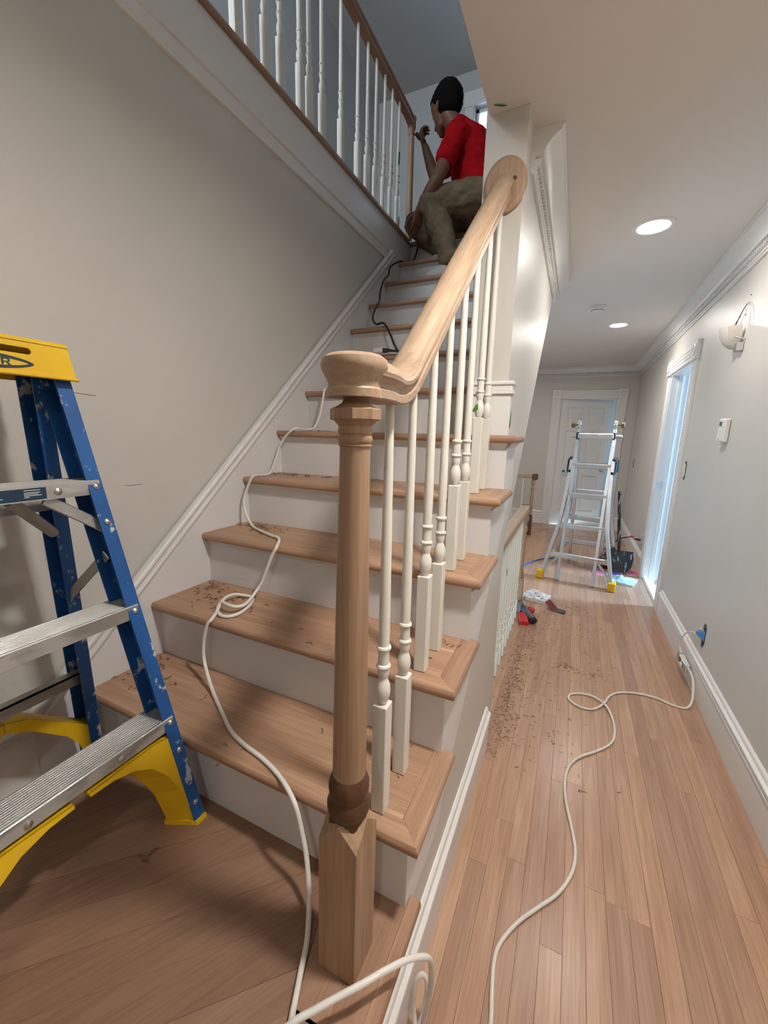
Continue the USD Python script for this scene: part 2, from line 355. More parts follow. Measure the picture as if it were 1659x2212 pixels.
# --- room beyond the right-hand doorway
sr = [bx((XW+.12, 2.3, FL-.06), (3.3, 5.6, FL)),]
struct('floor_side_room', sr, FLOORW)
struct('wall_side_room', [extr(sbox(2.2, FL, 5.6, 1.95).difference(sbox(3.75, .75, 4.35, 1.65)), 'x', 3.3, 3.4), bx((XW+.12, 2.2, FL), (3.3, 2.3, 1.95)), bx((XW+.12, 5.6, FL), (3.3, 5.7, 1.95)), bx((XW+.12, 2.2, 1.95), (3.4, 5.7, 2.0))], paint('side_room_paint', (.30, .36, .40), .6))
struct('wall_end_room', [bx((-1.0, YE+.12, FL-.06), (2.0, 7.6, FL)), bx((-1.0, 7.6, FL), (2.0, 7.7, 2.0)), bx((-1.1, YE+.12, FL), (-1.0, 7.7, 2.0)), bx((2.0, YE+.12, FL), (2.1, 7.7, 2.0)), bx((-1.1, YE+.12, 2.0), (2.1, 7.7, 2.1)), bx((XW, YE+.10, FL), (2.1, YE+.12, 2.0))], WALL, smooth=False)

# --- mouldings
BASE_P = [(0, 0), (.017, 0), (.017, .150), (.021, .153), (.021, .160), (.014, .166), (.014, .172), (.024, .180), (.024, .187), (.013, .195), (.010, .207), (.004, .213), (0, .213)]
def base_x(xw, sgn, y0, y1, z0, name, parent=None):
    return struct(name, extr([(0, 0)], 'x', 0, 1) if False else extr([(xw+sgn*a, z0+b) for a, b in BASE_P], 'y', y0, y1), TRIM)
base_x(XW, -1, -3.3, DY0-.155, FL, 'baseboard_right')
base_x(XW, -1, DY1+.115, YE, FL, 'baseboard_right_far')
base_x(-.045, 1, -.205, 1.03, FL, 'baseboard_stair')
base_x(XL, 1, -.75, -.14, LD, 'baseboard_landing')
struct('baseboard_end', [extr([(YE-a, FL+b) for a, b in BASE_P], 'x', -1.1, EX0-.115), extr([(YE-a, FL+b) for a, b in BASE_P], 'x', EX1+.155, XW)], TRIM)
CROWN_P = [(0, -.135), (.012, -.135), (.012, -.128), (.020, -.124), (.020, -.116), (.012, -.112), (.012, -.082), (.040, -.080), (.040, -.072), (.046, -.060), (.060, -.040), (.082, -.024), (.092, -.018), (.092, -.010), (.100, -.006), (.100, 0), (0, 0)]
def crown(name, axis, at, sgn, a, b):
    c = struct(name)
    part('crown_profile', extr([(at+sgn*p, CZ+q) for p, q in CROWN_P], axis, a, b), TRIM, c)
    ds = []; t = min(a, b)+.012
    while t < max(a, b)-.02:
        lo, hi = (t, min(at+sgn*.011, at+sgn*.030), CZ-.108), (t+.015, max(at+sgn*.011, at+sgn*.030), CZ-.084)
        if axis == 'y': lo, hi = (lo[1], lo[0], lo[2]), (hi[1], hi[0], hi[2])
        ds.append(bx(lo, hi)); t += .028
    part('dentil_row', ds, TRIM, c, smooth=False, kind='stuff')
crown('trim_crown_right', 'y', XW, -1, -3.2, YE)
crown('trim_crown_end', 'x', YE, -1, -1.1, XW)
crown('trim_crown_stair', 'y', -.045, 1, 1.06, 2.58)

# --- doorway in the right wall: casing, rosettes, jambs
def fluted(w, n=3, d=.018):
    P = [(0, 0), (0, d*.8), (.006, d)]
    for k in range(n):
        c = w*(k+1)/(n+1); P += [(c-.007, d), (c-.004, d-.005), (c+.004, d-.005), (c+.007, d)]
    return P + [(w-.006, d), (w, d*.8), (w, 0)]
d1 = struct('door_1')
for y0 in (DY0-.115, DY1):
    part('casing', extr([(XW-q, y0+p) for p, q in fluted(.115)], 'z', FL, DZ), TRIM, d1)
    part('rosette_block', [cb((XW-.028, y0-.005, DZ), (XW, y0+.12, DZ+.125)), lathe([(.044, 0), (.044, .006), (.036, .009), (.030, .004), (.022, .004), (.014, .011), (.004, .012)], 24, (XW-.028, y0+.0575, DZ+.062), (-1, 0, 0)), cb((XW-.032, y0-.007, DZ-.012), (XW, y0+.122, DZ+.004))], TRIM, d1)
part('casing', extr([(XW-q, DZ+p) for p, q in fluted(.115)], 'y', DY0+.005, DY1-.005), TRIM, d1)
part('jamb', [cb((XW-.005, DY0-.02+.015, FL), (XW+.13, DY0+.015, DZ)), cb((XW-.005, DY1-.015, FL), (XW+.13, DY1+.005, DZ)), cb((XW-.005, DY0, DZ-.015), (XW+.13, DY1, DZ+.005)),
    cb((XW+.05, DY1-.028, FL), (XW+.085, DY1-.014, DZ-.015)), cb((XW+.05, DY0+.014, FL), (XW+.085, DY0+.028, DZ-.015))], TRIM, d1)
part('strike_plate', [cb((XW+.02, DY1-.0175, .335), (XW+.048, DY1-.0145, .40)), cb((XW+.005, DY1-.02, .35), (XW+.022, DY1-.0145, .385))], STEEL, d1)
part('threshold', cb((XW-.004, DY0, FL-.01), (XW+.02, DY1, FL+.003)), NOSEW, d1)
# far side of the opening: casing of the side room
part('casing', [cb((XW+.12, DY1, FL), (XW+.14, DY1+.11, DZ+.11)), cb((XW+.12, DY0-.11, FL), (XW+.14, DY0, DZ+.11))], TRIM, d1)

# --- six-panel door at the end of the hall, standing slightly ajar
d3 = struct('door_2')
for x0 in (EX0-.115, EX1):
    part('casing', extr([(x0+p, YE-q) for p, q in fluted(.115)], 'z', FL, 1.40), TRIM, d3)
    part('rosette_block', [cb((x0-.005, YE-.028, 1.40), (x0+.12, YE, 1.525)), lathe([(.044, 0), (.044, .006), (.036, .009), (.030, .004), (.022, .004), (.014, .011), (.004, .012)], 24, (x0+.0575, YE-.028, 1.462), (0, -1, 0)), cb((x0-.007, YE-.032, 1.388), (x0+.122, YE, 1.404))], TRIM, d3)
part('casing', extr([(YE-q, 1.40+p) for p, q in fluted(.115)], 'x', EX0+.005, EX1-.005), TRIM, d3)
part('jamb', [cb((EX0-.005, YE-.004, FL), (EX0+.015, YE+.12, 1.40)), cb((EX1-.015, YE-.004, FL), (EX1+.005, YE+.12, 1.40)), cb((EX0, YE-.004, 1.385), (EX1, YE+.12, 1.405))], TRIM, d3)
W_, H_ = EX1-EX0-.03, 1.98
leaf = sbox(0, 0, W_, H_); st_, mid = .11, .10; pw = (W_-2*st_-mid)/2
pans = [(x, z0, x+pw, z1) for x in (st_, st_+pw+mid) for z0, z1 in ((.22, .80), (.94, 1.50), (1.60, 1.86))]
for q in pans: leaf = leaf.difference(sbox(*q))
ang = math.radians(-16.0)
Td = trimesh.transformations.translation_matrix((EX0+.016, YE+.03, FL+.006)) @ trimesh.transformations.rotation_matrix(-ang, (0, 0, 1))
def door_part(m): m.apply_transform(Td); return m
part('leaf', door_part(extr(leaf, 'y', 0, .04)), TRIM, d3)
for x0, z0, x1, z1 in pans:
    part('panel', door_part(join([bx((x0, .014, z0), (x1, .026, z1)), hull([(x0+.02+(.02 if k else 0)*(1 if a == 0 else 0)-(0.04+.0 if a == 1 else 0)*0, 0, 0) for a in (0, 1) for k in (0,)] + [(x0+.018, .016, z0+.018), (x1-.018, .016, z0+.018), (x0+.018, .016, z1-.018), (x1-.018, .016, z1-.018), (x0+.04, .006, z0+.04), (x1-.04, .006, z0+.04), (x0+.04, .006, z1-.04), (x1-.04, .006, z1-.04)]) if False else
        hull([(x0+.018, .016, z0+.018), (x1-.018, .016, z0+.018), (x0+.018, .016, z1-.018), (x1-.018, .016, z1-.018), (x0+.04, .006, z0+.04), (x1-.04, .006, z0+.04), (x0+.04, .006, z1-.04), (x1-.04, .006, z1-.04)])])), TRIM, d3)
part('doorknob', door_part(lathe([(.026, 0), (.026, .006), (.010, .010), (.009, .035), (.024, .045), (.028, .055), (.022, .066), (.006, .07)], 20, (W_-.065, 0, .90), (0, -1, 0))), STEEL, d3, label='round metal doorknob')

# ================================================================= STAIRCASE
stair = thing('staircase', 'oak staircase with white risers climbing along the beige wall', 'staircase')
def rounded_board(outline_of, z0, z1, r=.5, n=6):
    """stack of outlines: outline_of(inset) gives the board's plan at an inset; half-round edge"""
    t = (z1-z0)/2; zc = (z0+z1)/2; V = []; k = None; S = []
    for a in np.linspace(-math.pi/2, math.pi/2, n+1):
        S.append((t*(1-math.cos(a))*.8, zc+t*math.sin(a)))
    for d, z in S:
        o = np.array(outline_of(d)); k = len(o); V += [[x, y, z] for x, y in o]
    F = []
    for i in range(n):
        for j in range(k):
            a, b, c, d = i*k+j, i*k+(j+1) % k, (i+1)*k+(j+1) % k, (i+1)*k+j
            F += [[a, b, c], [a, c, d]]
    def cap(o):
        o = list(range(len(o))), np.array(o); idx, P = o; T = []
        while len(idx) > 3:
            for q in range(len(idx)):
                i0, i1, i2 = idx[q-1], idx[q], idx[(q+1) % len(idx)]
                A, B, C = P[i0], P[i1], P[i2]
                cr = (B[0]-A[0])*(C[1]-A[1])-(B[1]-A[1])*(C[0]-A[0])
                if cr <= 1e-12: continue
                tri = Polygon([A, B, C])
                if any(tri.contains(__import__('shapely').geometry.Point(*P[w])) for w in idx if w not in (i0, i1, i2)): continue
                T.append([i0, i1, i2]); idx.pop(q); break
            else: break
        T.append(idx[:3]); return T
    bot, top = cap(outline_of(S[0][0])), cap(outline_of(S[-1][0]))
    F += [[c, b, a] for a, b, c in bot] + [[a+n*k, b+n*k, c+n*k] for a, b, c in top]
    return trimesh.Trimesh(np.array(V), F, process=False)
TH = .028
for i in range(1, 12):
    zt = R*(i-1); y0 = (i-1)*G; yb = i*G+.034
    open_end = i <= 5
    xr = 0.0 if open_end else -.183
    def o_main(d, y0=y0, yb=yb, xr=xr):
        if open_end: return [(XL, y0+d), (xr-d, y0+d), (xr-.052, y0+.052), (xr-.052, yb), (XL, yb)]
        return [(XL, y0+d), (xr, y0+d), (xr, yb), (XL, yb)]
    part('tread', rounded_board(o_main, zt-TH, zt), TREADW, stair)
    if open_end:
        def o_ret(d, y0=y0, yb=yb): return [(-d, y0+d), (-d, yb+.014), (-.031, yb+.014), (-.031, yb-.001), (-.0515, yb-.001), (-.0515, y0+.0525)]
        part('return_nosing', rounded_board(o_ret, zt-TH, zt), NOSEW, stair)
        part('cove_moulding', hull([(-.032, y, zt-TH) for y in (y0+.034, yb+.008)] + [(-.014, y, zt-TH) for y in (y0+.014, yb+.008)] + [(-.032, y, zt-TH-.02) for y in (y0+.034, yb+.008)]), RISER, stair)
    yr = y0+.032; zl = LD if i == 1 else zt-R
    rx = -.040 if open_end else -.184
    part('riser', bx((XL+.002, yr, zl+.0005), (rx, yr+.018, zt-TH)), RISER, stair)
    part('cove_moulding', hull([(x, yr, zt-TH) for x in (XL+.02, rx)] + [(x, yr-.016, zt-TH) for x in (XL+.02, rx+(.016 if open_end else 0))] + [(x, yr, zt-TH-.02) for x in (XL+.02, rx)]), RISER, stair)
LIGHTW = wood('pale_inlay', (.62, .42, .28), (.55, .36, .23), 'x', .45, .03)
for zt, ya, yb in ((0, .048, .058), (.2, .399, .411)): part('inlay_patch', bx((-.091, ya, zt-.002), (-.0525, yb, zt+.0004)), LIGHTW, stair, label='pale filler strip let into the tread')
# last riser up to the upper floor
part('riser', bx((XL+.002, 11*G+.032-.02, 2.0+.0005), (-.184, 11*G+.03, UF-.03)), RISER, stair)
# outer stringer (cut to the steps) on the hall side
pts = [(-.2, LD-.03)]
pts = [(.0315, LD+.0)]
for i in range(1, 6): pts += [((i-1)*G+.0315, R*(i-1)-TH), (i*G+.0315, R*(i-1)-TH)]
pts += [(5*G+.032, .80-TH-.02)]
def low(y): return .881*y-.43
pts += [(1.17, low(1.17)), (.30, low(.30)), (.26, LD-.03), (.032, LD-.03)]
part('stringer', extr(pts, 'x', -.045, -.032), RISER, stair)
# skirt board with a moulded cap along the stair wall
def cap_z(y): return .881*y+.150
sk = [(-.14, LD), (.05, LD)] + [q for i in range(1, 12) for q in (((i-1)*G+.045, R*(i-1)-.01), (i*G+.045, R*(i-1)-.01))]
sk = [(-.14, LD)] + [(.06, LD)] + [(2.45, .881*2.45-.27)] + [(2.5, 2.04), (2.16, 2.04), (-.14, cap_z(-.14)-.045)]
part('skirt_board', extr(sk, 'x', XL-.001, XL+.014), RISER, stair)
CAPP = [(0, -.048), (.015, -.048), (.020, -.044), (.022, -.037), (.020, -.030), (.009, -.027), (.009, -.0225), (.020, -.020), (.024, -.014), (.024, -.007), (.019, -.002), (.008, 0), (0, 0)]
def slope_mould(prof, x, y0, z0, y1, z1):
    a, b = np.array([x, y0, z0]), np.array([x, y1, z1]); t = (b-a)/np.linalg.norm(b-a); n = np.cross((1, 0, 0), t)
    P = np.array(prof); V0 = np.array([a+p*np.array([1, 0, 0])+q*n for p, q in P]); V = np.vstack([V0, V0+(b-a)])
    k = len(P); F = []
    for j in range(k): F += [[j, (j+1) % k, k+(j+1) % k], [j, k+(j+1) % k, k+j]]
    T = trimesh.creation.triangulate_polygon(Polygon(P), engine='earcut')[1]
    m = trimesh.Trimesh(V, F, process=False); m.fix_normals() if False else None
    cap = hull(np.vstack([V0, V0+1e-4*t])); cap2 = hull(np.vstack([V0+(b-a), V0+(b-a)-1e-4*t]))
    if m.volume < 0: m.invert()
    return m
part('skirt_cap', slope_mould(CAPP, XL+.012, -.145, cap_z(-.145), 2.13, cap_z(2.13)), TRIM, stair, smooth=15)
# end of the wall's plinth standing on the fifth tread
part('plinth_end', [bx((-.184, .921, .80), (-.030, .965, .945)), cb((-.19, .912, .945), (-.022, .968, .956)), cb((-.186, .916, .956), (-.026, .968, .975)), cb((-.19, .910, .975), (-.020, .97, .99), .004)], TRIM, stair)
# landing of diagonal boards, its nosing strip and riser
part('landing_frame', extr([(XL, .03), (-.032, .03), (-.032, -.19), (-.15, -.19), (-.65, -.69), (XL, -.69)], 'z', LD-.12, LD-.0135), RISER, stair)
field = Polygon([(XL, .037), (-.216, .037), (-.147, -.2), (-.655, -.705), (XL, -.705)])
wl = .083; U = np.array([math.cos(math.pi/4), math.sin(math.pi/4)]); N = np.array([-U[1], U[0]])
for k in range(-14, 16):
    c = N*(k*wl+.02); q = Polygon([c-2*U, c+2*U, c+2*U+N*wl, c-2*U+N*wl]).intersection(field)
    q = q.buffer(-.0003)
    if q.is_empty or q.area < 2e-4: continue
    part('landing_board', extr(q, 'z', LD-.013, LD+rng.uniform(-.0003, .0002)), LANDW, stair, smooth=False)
for a, b in ((-.147, -.088), (-.088, -.0305)):
    q = Polygon([(a, -.2), (b, -.2), (b, .037), (a-.0 if a > -.1 else -.2155, .037)]).buffer(-.0003)
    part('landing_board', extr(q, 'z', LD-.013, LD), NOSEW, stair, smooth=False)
part('return_nosing', hull([(-.030, y, z) for y in (-.215, .058) for z in (LD-TH, LD+.0015)] + [(x, y, z) for y in (-.215, .058) for x, z in ((-.009, LD+.0015), (-.006, LD-.004), (-.005, LD-.014), (-.009, LD-TH))]), NOSEW, stair)
part('landing_nosing', sweep([(-.02, -.205, LD-.013), (-.148, -.205, LD-.013), (-.66, -.717, LD-.013)], [(-.013, -.013), (.013, -.013), (.013, .013), (-.013, .013)], up=(0, 0, 1)), NOSEW, stair)
part('riser', [extr([(-.03, -.19), (-.15, -.19), (-.65, -.69), (-.65, -.67), (-.155, -.175), (-.03, -.175)], 'z', FL, LD-.026)], RISER, stair)

# ----------------------------------------------------------------- lower balustrade
bal = thing('stair_balustrade', 'stripped oak newel and handrail with cream balusters beside the lower flight', 'balustrade')
NX, NY = -.107, -.089
def post_box(hw, z0, z1, tip):
    """square post base whose top corners run out in lamb's tongue cuts"""
    P = [(sx*hw, sy*hw, z) for sx in (-1, 1) for sy in (-1, 1) for z in (z0,)]
    P += [(sx*hw, sy*hw, z1-.02) for sx in (-1, 1) for sy in (-1, 1)]
    P += [(sx*hw, 0, z1+tip) for sx in (-1, 1)] + [(0, sy*hw, z1+tip) for sy in (-1, 1)]
    return hull(P)
def lean(m): m.apply_translation((NX, NY, 0)); return shear_top(m, -.2, .010, 0)
newel = part('newel_post', [lean(post_box(.038, LD+.001, .115, .02))], NEWELW, bal)
part('turned_ring', lean(lathe([(.030, .105), (.036, .112), (.0365, .120), (.033, .128), (.0325, .136), (.0375, .145), (.0385, .158), (.034, .170), (.033, .176), (.0355, .184), (.0360, .196), (.0320, .208), (.029, .216), (.027, .218)], 40)), DARKW, newel, label='dark stained turned ring')
part('shaft', lean(lathe([(.0290, .216), (.0285, .30), (.0265, .50), (.0235, .70), (.0225, .774), (.0225, .776), (.0245, .777), (.0245, .779), (.023, .780), (.025, .783), (.0258, .787), (.025, .791), (.0235, .792), (.0235, .794), (.025, .795), (.0258, .799), (.0245, .803), (.025, .806), (.030, .811), (.031, .8135)], 40)), NEWELW, newel)
def octo(r, z0, z1): return lathe([(r-.002, z0), (r, z0+.002), (r, z1-.003), (r-.006, z1)], 8)
m = octo(.0375, .8135, .832); m.apply_transform(trimesh.transformations.rotation_matrix(math.pi/8, (0, 0, 1)))
part('capital', [lean(m), lean(lathe([(.032, .831), (.026, .834), (.020, .838), (.0175, .843), (.0165, .850)], 32))], NEWELW, newel)
# handrail: volute over the newel, easing, straight run up to a rosette on the wall end
def rail_sec(k=1.0):
    h = [(0, -.030), (.0235, -.030), (.0262, -.0275), (.0262, -.016), (.0218, -.0125), (.0228, -.0075), (.0285, -.003), (.0325, .002), (.0332, .008), (.0310, .0125), (.0282, .0140), (.0272, .0165), (.0235, .0225), (.0150, .0275), (.006, .0295)]
    P = h + [(-x, y) for x, y in h[::-1]][:-1]
    return np.array(P)*k
VC = np.array([-.099, -.089]); VZ = .876
RAILX = wood('oak_rail_across', (.43, .305, .205), (.345, .23, .146), 'x', .45, .05)
vol = lathe([(.030, -.031), (.040, -.031), (.0402, -.028), (.0402, -.020), (.0378, -.017), (.0376, -.013), (.0392, -.008), (.0430, -.001), (.0472, .007), (.0482, .0135), (.0462, .021), (.039, .0262), (.028, .0285), (.0, .0295)], 44, (VC[0], VC[1], VZ))
rail = part('handrail', [vol], RAILX, bal)
zr = lambda y: .800+.885*y
P0, P1, P2 = np.array([-.096, .012, .8735]), np.array([-.104, .083, .8735]), np.array([-.107, .140, .800+.885*.140])
path = [(-.090, -.098, .8735), (-.087, -.075, .8735), (-.086, -.045, .8735), (-.090, -.015, .8735)] + [tuple((1-t)**2*P0+2*t*(1-t)*P1+t*t*P2) for t in np.linspace(0, 1, 9)]
easing = spline(path, 6)
_t = np.gradient(easing, axis=0)
part('easing', sweep(easing, rail_sec(), up=np.stack([0*_t[:, 0], -_t[:, 2], _t[:, 1]], 1)), RAILW, rail)
run = [(NX, y, zr(y)+.022*max(0, (.2-y))/.09*0 + .0) for y in np.linspace(.145, .925, 12)]
run = [easing[-1] + np.array([0, 0, 0])] + [np.array(q) for q in run]
run = np.array(run); _t = np.gradient(run, axis=0)
part('rail', sweep(run, rail_sec(), up=np.stack([0*_t[:, 0], -_t[:, 2], _t[:, 1]], 1)), RAILS, rail)
ros = lathe([(.066, 0), (.070, .004), (.070, .011), (.064, .0165), (.058, .019), (.0, .0195)], 48, (-.104, .9365, 1.618), (0, -1, 0)); ros.vertices[:, 2] = 1.618+(ros.vertices[:, 2]-1.618)*1.22
part('rosette', ros, NEWELW, rail, label='oval rosette of the handrail on the wall end')
part('screw_hole', cyl((-.072, .9168, 1.628), (-.072, .915, 1.628), .006, 14), DARKW, rail)
def baluster(x, y, z0, z1, parent, hb=.255, mat=BALU, w=.0155, rt=.0078):
    k = 1.0
    m = [cb((x-w, y-w, z0), (x+w, y+w, z0+hb), .002)]
    z = z0+hb; pr = [(.006, -.001), (.0095, .003), (.0125, .010), (.0148, .020), (.0155, .030), (.0145, .041), (.0105, .052), (.0092, .056), (.0098, .059), (.0118, .066), (.0122, .074), (.0118, .078), (.0138, .080), (.0150, .0835), (.0138, .087), (.0112, .089), (.0112, .118), (.0138, .120), (.0150, .1235), (.0138, .127), (.0108, .1285)]
    m.append(lathe([(r*(w/.0155), z+h) for r, h in pr] + [(.0112*(w/.0155), z+.20), (.0100*(w/.0155), z+.32), (rt, z1)], 20, (0, 0, 0)))
    m[1].apply_translation((x, y, 0))
    return part('baluster', m, mat, parent)
BY = [.053, .165, .2865, .400, .5165, .631, .772, .896]
for k, y in enumerate(BY):
    zt = R*(k//2)
    z1 = (zr(y)-.026) if y > .12 else .866
    baluster(NX, y, zt+.0005, z1 + (.0 if y > .12 else -.0), bal)

# ----------------------------------------------------------------- upper gallery: fascia and balustrade
gal = struct('trim_gallery')
part('fascia', bx((XL-.02, -1.45, 2.03), (XL+.004, 2.5, UF-.025)), TRIM, gal)
part('band_moulding', [extr([(XL, 1.955), (XL+.010, 1.957), (XL+.012, 1.966), (XL+.006, 1.972), (XL+.006, 2.012), (XL+.014, 2.018), (XL+.014, 2.026), (XL+.004, 2.034), (XL, 2.034)], 'y', -1.45, 2.142)], TRIM, gal)
part('floor_nosing', hull([(XL-.10, y, z) for y in (-1.45, 2.5) for z in (UF-.026, UF)] + [(XL+.020, y, z) for y in (-1.45, 2.5) for z in (UF-.020, UF-.006)] + [(XL+.015, y, z) for y in (-1.45, 2.5) for z in (UF-.026, UF)]), UPRAILW, gal)
part('floor_nosing', hull([(x, 2.62, z) for x in (XL-.1, -.184) for z in (UF-.026, UF)] + [(x, 2.495, z) for x in (XL+.02, -.184) for z in (UF-.02, UF-.006)] + [(x, 2.5, z) for x in (XL+.02, -.184) for z in (UF-.026, UF)]), UPRAILW, gal)
ub = thing('gallery_balustrade', 'upstairs gallery balustrade of cream balusters under a brown wooden handrail', 'balustrade')
UX = -1.13
UB = [.55, .76, .87, .966, 1.085, 1.215, 1.31, 1.40, 1.55, 1.735, 1.855, 1.968, 2.09, 2.205, 2.32]
UB = [.50, .795, .872, .964, 1.062, 1.198, 1.273, 1.38, 1.56, 1.745, 1.865, 1.978, 2.10, 2.215, 2.33]
for y in UB: baluster(UX, y, UF+.0005, 3.03, ub, hb=.235)
ur = part('handrail', sweep([(UX, y, 3.052) for y in (-1.44, 1.0, 2.40, 2.47)] + [(UX, 2.50, 3.047), (UX, 2.53, 3.040)], rail_sec(.95), up=(0, 0, 1)), UPRAILW, ub)
part('rail_cap', [lathe([(.022, 3.005), (.030, 3.008), (.033, 3.02), (.031, 3.03), (.034, 3.045), (.036, 3.062), (.030, 3.075), (.018, 3.082), (.001, 3.083)], 28, (UX, 2.56, 0))], UPRAILW, ur)
unw = part('newel_post', [lathe([(.026, UF+.001), (.026, 2.30), (.0255, 2.40), (.0235, 2.70), (.021, 2.93), (.021, 2.955), (.026, 2.96), (.027, 2.968), (.024, 2.976), (.023, 2.98), (.028, 2.99), (.028, 3.0), (.024, 3.006)], 32, (UX, 2.56, 0))], NEWELW, ub)

# ----------------------------------------------------------------- basement stair railing beside the hall
br = thing('basement_stair_railing', 'low oak rail with cream balusters guarding the stair opening below the wall', 'balustrade')
BX = -.105
for k in range(11):
    y = 1.27+k*.123
    baluster(BX, y, FL+.0005, .225, br, hb=.15)
part('handrail', [cb((BX-.038, 1.172, .222), (BX+.030, 2.66, .272), .006)], RAILW, br)
part('rail_end', [cb((BX-.038, 2.655, .222), (BX+.032, 2.722, .273), .008)], DARKW, br, label='dark stained end block of the rail')
def small_newel(x, y, ztop, parent, dark=True):
    n = part('newel_post', [lathe([(.026, FL+.30), (.027, FL+.31), (.0225, FL+.32), (.024, FL+.5), (.018, ztop-.17), (.018, ztop-.165), (.026, ztop-.15), (.026, ztop-.125), (.018, ztop-.115), (.018, ztop-.085), (.027, ztop-.07), (.029, ztop-.05), (.024, ztop-.03), (.022, ztop)], 28, (x, y, 0))], NEWELW, parent)
    part('base_block', [cb((x-.032, y-.032, FL+.0005), (x+.032, y+.032, FL+.27), .004), lathe([(.026, FL+.27), (.029, FL+.277), (.026, FL+.285), (.024, FL+.29), (.028, FL+.295), (.027, FL+.303)], 24, (x, y, 0))], DARKW if dark else NEWELW, n)
small_newel(BX, 2.69, .215, br, False)
fr = thing('far_stair_railing', 'short oak guard rail with dark post base far down the hall on its left', 'balustrade')
small_newel(-.295, 5.43, .215, fr)
part('handrail', cb((-1.09, 5.405, .222), (-.31, 5.455, .285), .006), RAILW, fr)
part('rail_end', cb((-.312, 5.39, .205), (-.235, 5.47, .29), .01), DARKW, fr, label='dark stained end block of the rail')
for k in range(6): part('baluster', lathe([(.012, FL+.0005), (.012, FL+.2), (.009, FL+.25), (.0075, .223)], 12, (-.43-.13*k, 5.43, 0)), BALU, fr)

# ================================================================= LAMPS AND CEILING FITTINGS
def downlight(x, y, label, lens=None):
    t = thing('recessed_light', label, 'ceiling light', (x, y, CZ))
    part('trim_ring', lathe([(.070, -.0005), (.072, -.004), (.082, -.006), (.092, -.003), (.093, .0005)], 40), WHITEP, t)
    part('lens', lathe([(.0, -.0012), (.0705, -.0012), (.0705, .0005), (.0, .0005)], 40), lens or LENS, t)
downlight(.437, 1.97, 'lit round recessed ceiling light, the nearer and larger of the two')
downlight(.444, 3.93, 'lit round recessed ceiling light farther down the hall beside the smoke detector', LENS2)
downlight(.44, .00, 'lit round recessed ceiling light above the foot of the stairs', LENS0)
downlight(.44, -1.95, 'lit round recessed ceiling light behind the foot of the stairs')
downlight(-.60, 4.55, 'lit round recessed ceiling light in the alcove behind the stairs', LENS2)
sd = thing('smoke_detector', 'small white round smoke detector with dark slots on the hall ceiling', 'smoke detector', (.244, 3.26, CZ))
part('base_plate', lathe([(.062, .0), (.062, -.010), (.058, -.012)], 32), WHITEP, sd)
part('body', lathe([(.052, -.011), (.050, -.024), (.040, -.036), (.034, -.038), (.0, -.038)], 32), WHITEP, sd)
part('vent_slots', lathe([(.0405, -.0285), (.0445, -.0315), (.0415, -.0345), (.037, -.0335)], 32), BLACK, sd, label='dark vent slots')

# ================================================================= WALL FITTINGS
th = thing('thermostat', 'white wall thermostat with small dark screen on the right wall', 'thermostat', (XW, 2.26, .857))
part('body', [cb((-.028, -.052, -.064), (-.001, .052, .064), .006), cb((-.031, -.047, -.060), (-.026, .047, .008), .002)], WHITEP, th)
part('screen', cb((-.0292, -.002, .024), (-.0275, .038, .048), .0005), LCD, th, label='dark rectangular display')
part('button', cb((-.031, -.024, .038), (-.027, -.014, .048), .001), WHITEP, th); part('button', cb((-.031, -.024, .022), (-.027, -.014, .032), .001), WHITEP, th)
part('emblem', lathe([(.005, 0), (.005, .001)], 3, (-.031, 0, -.05), (-1, 0, 0)), DKSTEEL, th)
sc = thing('wall_sconce', 'broken frosted half bowl wall lamp dangling from bare wires on the right wall', 'wall lamp', (XW, 2.31, 1.35))
bowl = []
def quadbowl(k, zc):
    return [(-.015, -.06*k, zc), (-.075*k, -.048*k, zc), (-.105*k, 0, zc), (-.075*k, .048*k, zc), (-.015, .06*k, zc)]
rings = [quadbowl(k, z) for k, z in ((1.0, .055), (.96, .03), (.88, 0), (.72, -.03), (.48, -.052), (.2, -.06))]
V = []; F = []
for rr in rings: V += rr
for i in range(5):
    for j in range(4): a = i*5+j; F += [[a, a+1, a+6], [a, a+6, a+5]]
F = F + [[a, c, b] for a, b, c in [[f[0]+30, f[1]+30, f[2]+30] for f in F]]
V = V + [tuple(np.array(v)*np.array([.94, .94, 1]) + np.array([0, 0, .003])) for v in V]
part('glass_shade', trimesh.Trimesh(V, F, process=False), GLASSF, sc, label='frosted glass half bowl shade')
part('bracket', [cb((-.03, -.075, -.075), (-.0005, -.02, -.03), .003), cyl((-.04, -.055, .0), (-.001, -.08, -.02), .004)], STEEL, sc, label='small metal wall bracket')
part('wire', tube([(-.03, .02, .05), (-.025, .0, .10), (-.012, -.03, .155), (-.001, -.045, .17)], .0022, 6, 6), DKSTEEL, sc)
part('wire', tube([(-.03, -.05, .05), (-.02, -.066, .10), (-.012, -.06, .15), (-.001, -.045, .168)], .0022, 6, 6), WHITEC, sc)
part('wire', tube([(-.04, .01, .055), (-.03, -.004, .09), (-.02, -.01, .11)], .0016, 6, 4), DKSTEEL, sc)
part('screw', [ball((-.0015, -.015, .115), .003, sub=1), ball((-.0015, -.047, .205), .003, sub=1)], DKSTEEL, sc)
ob = thing('outlet_box', 'open wall outlet box with blue plastic edge and loose receptacle wires', 'outlet box', (XW, 2.015, -.262))
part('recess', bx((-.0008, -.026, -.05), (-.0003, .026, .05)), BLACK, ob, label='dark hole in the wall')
part('box_flange', hull([(-.002, -.022, -.03), (-.002, .03, -.03), (-.002, -.022, .022), (-.002, .03, .03), (-.03, .028, -.012), (-.03, .034, .0)]), OUTB, ob, label='blue plastic box edge')
